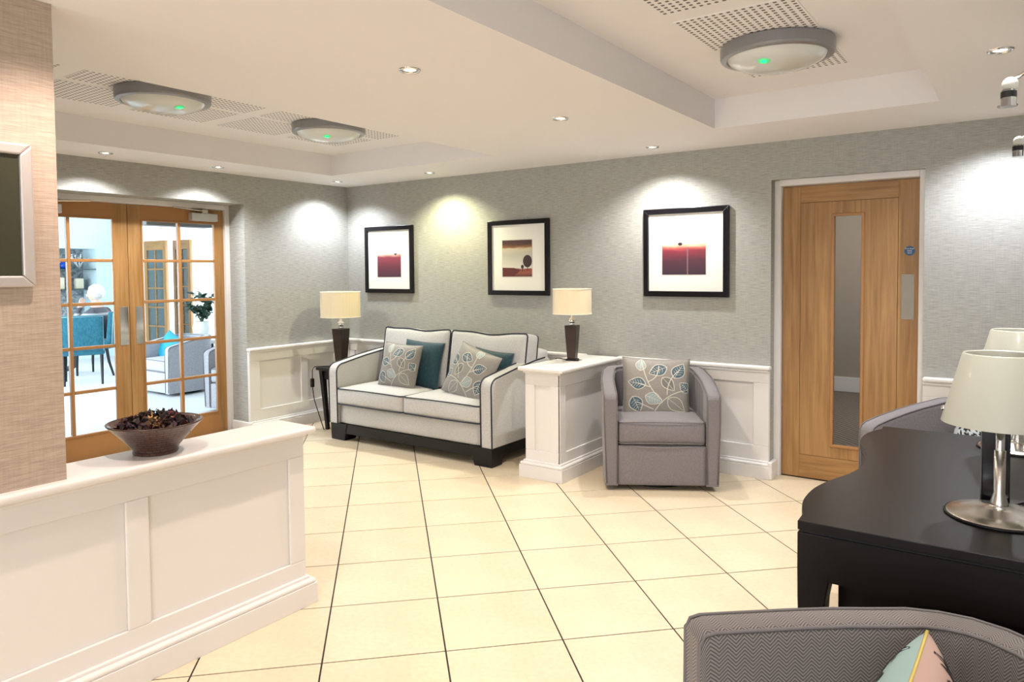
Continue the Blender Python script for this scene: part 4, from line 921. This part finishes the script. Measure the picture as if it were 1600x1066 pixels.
# side walls of the lounge with window openings
bm = bmesh.new(); bx(bm, -8.2, -6.9, -3.6, -3.45, 0, 2.42); bx(bm, -1.5, -0.32, -3.6, -3.45, 0, 2.42); bx(bm, -6.9, -1.5, -3.6, -3.45, 0, 0.35); bx(bm, -6.9, -1.5, -3.6, -3.45, 2.25, 2.42)
structure(mk('wall_lounge_window', bm, M_lwhite), 'white lounge wall with the wide window')
bm = bmesh.new(); bx(bm, -8.2, -7.0, 3.45, 3.6, 0, 2.42); bx(bm, -2.2, -0.32, 3.45, 3.6, 0, 2.42); bx(bm, -7.0, -2.2, 3.45, 3.6, 0, 0.35); bx(bm, -7.0, -2.2, 3.45, 3.6, 2.25, 2.42)
structure(mk('wall_lounge_end', bm, M_lwhite), 'white lounge wall with the end window')
# folding oak doors standing open in the lounge
def oak_screen(name, label, x, y, rot, wd, h):
    t = structure(thing(name, label, None, (x, y, 0), rot), label)
    box('stile', -wd/2, -wd/2+.09, -.02, .02, 0, h, M_oak, t); box('stile', wd/2-.09, wd/2, -.02, .02, 0, h, M_oak, t); box('rail', -wd/2+.09, wd/2-.09, -.02, .02, h-.16, h, M_oakh, t); box('rail', -wd/2+.09, wd/2-.09, -.02, .02, 0, .2, M_oakh, t)
    box('glazing_bar', -.014, .014, -.016, .016, .2, h-.16, M_oakh, t)
    for k in range(1, 5):
        for s0, s1 in ((-wd/2+.09, -.014), (.014, wd/2-.09)): box('glazing_bar', s0, s1, -.016, .016, .2+(h-.36)*k/5-.013, .2+(h-.36)*k/5+.013, M_oakh, t)
    for k in range(5):
        for s0, s1 in ((-wd/2+.09, 0), (0, wd/2-.09)): box('pane', s0, s1, -.003, .003, .2+(h-.36)*k/5, .2+(h-.36)*(k+1)/5, mat('dim_glass', (0.10, 0.13, 0.135), 0.1), t)
oak_screen('door_4', 'oak glazed door in the lounge left of the plant', -6.60, 1.62, math.radians(2), 0.66, 1.99)
oak_screen('door_5', 'oak glazed door in the lounge behind the plant', -6.60, 2.10, math.radians(-2), 0.58, 2.02)
structure(box('wall_lounge_white', -7.39, -7.30, 1.30, 3.45, 0, 2.42, M_lwhite), 'bright white lounge wall behind the oak glazed doors')
structure(box('trim_7', -0.75, -0.60, -1.72, -1.10, 1.845, 2.42, mat('grey_bulkhead', (0.20, 0.21, 0.22), 0.6)), 'grey bulkhead just inside the lounge doors')

M_lgrey = fabric('lounge_grey_fabric', (0.36, 0.36, 0.40), (0.45, 0.45, 0.49), 120)
tub_chair('pale grey tub chair in the lounge with a turquoise cushion', M_lgrey, M_greypipe, (-2.82, -0.18, 0), 0, False).scale = (0.94, 0.94, 0.92)
tub_chair('grey tub chair half hidden at the lounge door edge', M_lgrey, M_greypipe, (-1.05, -0.36, 0), math.radians(8), False)

cushion('scatter_cushion', 'turquoise velvet cushion on the pale grey lounge chair', 'scatter cushions on armchairs', 0.38, 0.34, 0.15, mat('turquoise_velvet', (0.01, 0.30, 0.42), 0.6), MATS['turquoise_velvet'], MATS['turquoise_velvet'], (-3.02, -0.20, 0.530), (math.radians(-28), math.radians(14), math.radians(-8)))
t = thing('lounge_table', 'white-topped lounge table carrying the potted plant', 'table', (-3.08, 0.53, 0), world=True)
box('table_top', -3.75, -2.40, 0.22, 0.85, 0.545, 0.59, mat('white_laminate', (0.82, 0.85, 0.85), 0.3), t, bevel=0.004)
for x in (-3.68, -2.47):
    for y in (0.29, 0.78): box('leg', x-.025, x+.025, y-.025, y+.025, 0, 0.545, M_black, t)
t = thing('potted_plant', 'leafy dark green plant in a white pot on the lounge table', 'plant', (-3.2, 0.36, 0.59)); t.scale = (1.3, 1.3, 1.12)
bm = bmesh.new(); lathe(bm, [(.0001, 0), (.062, 0), (.082, .06), (.088, .12), (.076, .175), (.078, .19), (.066, .19), (.062, .16), (.0001, .15)], 24, cap=False); mk('pot', bm, mat('white_ceramic', (0.80, 0.83, 0.80), 0.3), t, smooth=True)
rr = random.Random(11); bmS, bmL = bmesh.new(), bmesh.new()
for k in range(16):
    a = rr.uniform(0, 6.28); R_ = rr.uniform(.03, .17); hh = rr.uniform(.26, .52); p0 = Vector((0, 0, .16)); p2 = Vector((R_*math.cos(a), R_*math.sin(a), hh)); p1 = (p0+p2)/2+Vector((0, 0, .05)); tube(bmS, [p0, p1, p2], .003, 4)
    for f in (.55, .75, .9, 1.0):
        for s in (0, 1):
            c = p0.lerp(p2, f)+Vector((rr.uniform(-.03, .03), rr.uniform(-.03, .03), rr.uniform(-.01, .02))); R3 = Euler((rr.uniform(-.9, .9), rr.uniform(-.9, .9), rr.uniform(0, 6.28))).to_matrix(); sz = rr.uniform(.030, .045)
            v = [bmL.verts.new(c+R3 @ Vector(p)*sz) for p in ((-1, 0, 0), (-.3, -.55, .08), (.5, -.4, .06), (1, 0, -.1), (.5, .4, .06), (-.3, .55, .08))]; bmL.faces.new(v)
mk('stems', bmS, mat('stem_green', (0.06, 0.10, 0.04), 0.7), t); lv = mk('foliage', bmL, mat('leaf_green', (0.018, 0.050, 0.032), 0.45), t)

def dining_chair(label, loc, rotz):
    t = thing('dining_chair', label, 'chair', loc, rotz, group='teal lounge chairs')
    bm = bmesh.new(); softbox(bm, 0, 0, .44, .50, .50, .12, .03, (0, 0, .015)); mk('seat', bm, M_teal2, t, smooth=True)
    bm = bmesh.new(); softbox(bm, 0, .235, .67, .48, .08, .46, .025, (0, .012, 0), tilt=-.10); bk = mk('backrest', bm, M_teal2, t, smooth=True)
    bm = bmesh.new(); tube(bm, [(-.235, .285, .44), (-.235, .315, .88), (.235, .315, .88), (.235, .285, .44)], .006, 5); mk('piping', bm, mat('pale_teal_piping', (0.25, 0.42, 0.46), 0.6), bk, smooth=True)
    for sx in (-1, 1):
        bm = bmesh.new(); tube(bm, [(sx*.21, -.20, .39), (sx*.21, -.21, .2), (sx*.21, -.21, 0.0)], .02, 6, radii=[.024, .020, .015]); mk('leg', bm, M_black, t)
        bm = bmesh.new(); tube(bm, [(sx*.21, .20, .39), (sx*.21, .23, .2), (sx*.21, .29, 0.0)], .02, 6, radii=[.024, .020, .015]); mk('leg', bm, M_black, t)
M_teal2 = fabric('lounge_teal_velvet', (0.010, 0.10, 0.15), (0.02, 0.15, 0.21), 60)
dining_chair('teal upholstered chair in the lounge seen from behind', (-4.56, -0.50, 0), math.radians(-115))
dining_chair('teal chair in the lounge the white-haired person sits on', (-5.25, 0.03, 0), math.radians(-52))
# seated person: origin on the floor under the hips, facing local -y
def person():
    t = thing('person', 'white-haired person in a dark patterned jumper sitting with hand to face', 'person', (-5.25, 0.03, -0.0), math.radians(-52))
    J = {'pel': (0, .02, .58, .15), 'waist': (0, .04, .72, .145), 'chest': (0, .02, .90, .155), 'neckb': (0, .0, 1.03, .085), 'neck': (0, -.03, 1.09, .052), 'head0': (0, -.05, 1.15, .06),
         'hipL': (-.10, -.02, .56, .095), 'kneeL': (-.13, -.45, .54, .065), 'ankL': (-.13, -.43, .10, .042), 'toeL': (-.13, -.58, .04, .036),
         'hipR': (.10, -.02, .56, .095), 'kneeR': (.13, -.45, .54, .065), 'ankR': (.13, -.43, .10, .042), 'toeR': (.13, -.58, .04, .036),
         'shL': (-.19, .01, .97, .068), 'elL': (-.25, -.10, .72, .050), 'wrL': (-.10, -.30, .66, .033), 'shR': (.19, .01, .97, .068), 'elR': (.26, -.22, .78, .050), 'wrR': (.12, -.20, 1.02, .033)}
    Ed = [('pel', 'waist'), ('waist', 'chest'), ('chest', 'neckb'), ('neckb', 'neck'), ('neck', 'head0'), ('pel', 'hipL'), ('hipL', 'kneeL'), ('kneeL', 'ankL'), ('ankL', 'toeL'), ('pel', 'hipR'), ('hipR', 'kneeR'), ('kneeR', 'ankR'), ('ankR', 'toeR'), ('chest', 'shL'), ('shL', 'elL'), ('elL', 'wrL'), ('chest', 'shR'), ('shR', 'elR'), ('elR', 'wrR')]
    # fingers of both hands
    for s, w0, dirv, side in (('L', Vector((-.10, -.30, .66)), Vector((.5, -.8, -.1)).normalized(), Vector((.3, .2, .9)).normalized()), ('R', Vector((.12, -.20, 1.02)), Vector((-.35, .15, .92)).normalized(), Vector((-.6, .75, -.3)).normalized())):
        J['palm'+s] = (*(w0+dirv*.05), .030); Ed.append(('wr'+s, 'palm'+s))
        for q in range(4):
            o = side*(q-1.5)*.018; L_ = (.062, .072, .068, .052)[q]
            J[f'f{s}{q}a'] = (*(w0+dirv*.085+o), .0095); J[f'f{s}{q}b'] = (*(w0+dirv*(.085+L_)+o*1.1+Vector((-.01, 0, 0))), .0080); Ed += [('palm'+s, f'f{s}{q}a'), (f'f{s}{q}a', f'f{s}{q}b')]
        J['th'+s] = (*(w0+dirv*.05+side*.05), .0095); J['tt'+s] = (*(w0+dirv*.09+side*.06), .0085); Ed += [('palm'+s, 'th'+s), ('th'+s, 'tt'+s)]
    J = {k: (v[0], v[1], v[2]-(.07 if v[2] > .5 else 0), v[3]) for k, v in J.items()}
    names = list(J); me = bpy.data.meshes.new('body'); me.from_pydata([J[k][:3] for k in names], [(names.index(a), names.index(b)) for a, b in Ed], [])
    o = link('body', me, None, t); sk = o.modifiers.new('skin', 'SKIN'); o.modifiers.new('sub', 'SUBSURF').render_levels = 2
    for k, nme in enumerate(names): me.skin_vertices[0].data[k].radius = (J[nme][3], J[nme][3]); me.skin_vertices[0].data[k].use_root = (nme == 'pel')
    sk.use_smooth_shade = True
    m = mat('person_clothes_and_skin', (0.06, 0.06, 0.085), 0.85); n, l = nt(m); tc = n.new('ShaderNodeTexCoord'); sp = n.new('ShaderNodeSeparateXYZ'); l.new(tc.outputs['Object'], sp.inputs[0])
    # trousers, jumper with pale yoke band, skin above the collar
    c_ = ramp(m, sp.outputs[2], [(0.0, (0.02, 0.02, 0.025)), (0.10, (0.10, 0.09, 0.10)), (0.60, (0.07, 0.065, 0.085)), (0.83, (0.075, 0.07, 0.09)), (0.865, (0.50, 0.50, 0.50)), (0.885, (0.08, 0.075, 0.09)), (0.955, (0.08, 0.075, 0.09)), (0.965, (0.62, 0.42, 0.34))])
    base(m, c_); me.materials.append(m)
    skin = mat('skin', (0.62, 0.40, 0.31), 0.55)
    bm = bmesh.new(); bmesh.ops.create_uvsphere(bm, u_segments=24, v_segments=16, radius=1.0)
    for v in bm.verts:
        x, y, z = v.co; jaw = 1-.22*max(0, -z)
        v.co = Vector((x*.074*jaw, y*.092*(jaw if y > 0 else 1-.1*max(0, -z)), z*.115)) + Vector((0, -.055, 1.145))
    for p, r, s in (((0, -.152, 1.13), .016, (1, 1.3, 1.8)), ((-.074, -.045, 1.135), .018, (.5, 1, 1.6)), ((.074, -.045, 1.135), .018, (.5, 1, 1.6)), ((0, -.142, 1.088), .017, (1.5, .6, .5))):
        bmesh.ops.create_uvsphere(bm, u_segments=10, v_segments=8, radius=r, matrix=Matrix.Translation(p) @ Matrix.Diagonal((*s, 1)))
    mk('head', bm, skin, t, smooth=True)
    bm = bmesh.new()
    for sx in (-1, 1): bmesh.ops.create_uvsphere(bm, u_segments=8, v_segments=6, radius=.010, matrix=Matrix.Translation((sx*.030, -.138, 1.152)))
    mk('eyes', bm, mat('eye_dark', (0.03, 0.025, 0.02), 0.3), t, smooth=True)
    bm = bmesh.new(); bmesh.ops.create_icosphere(bm, subdivisions=4, radius=1.0); rr = random.Random(4)
    for v in bm.verts:
        d_ = v.co.copy(); k = 1.0 + .16*math.sin(d_.x*15)*math.sin(d_.y*14+1)*math.sin(d_.z*16+2)
        if d_.y < -.12 and d_.z < .40: k *= .62
        v.co = Vector((d_.x*.098*k, d_.y*.108*k + .012, d_.z*.118*k*(1 if d_.z > 0 else .85))) + Vector((0, -.040, 1.165))
    mk('hair', bm, mat('white_hair', (0.72, 0.69, 0.66), 0.8), t, smooth=True)
    bm = bmesh.new(); lathe(bm, [(.060, 0), (.075, .015), (.066, .045), (.056, .04)], 20, c=(0, -.01, .975), cap=False); mk('collar', bm, mat('collar_white', (0.75, 0.74, 0.72), 0.8), t, smooth=True)
person()
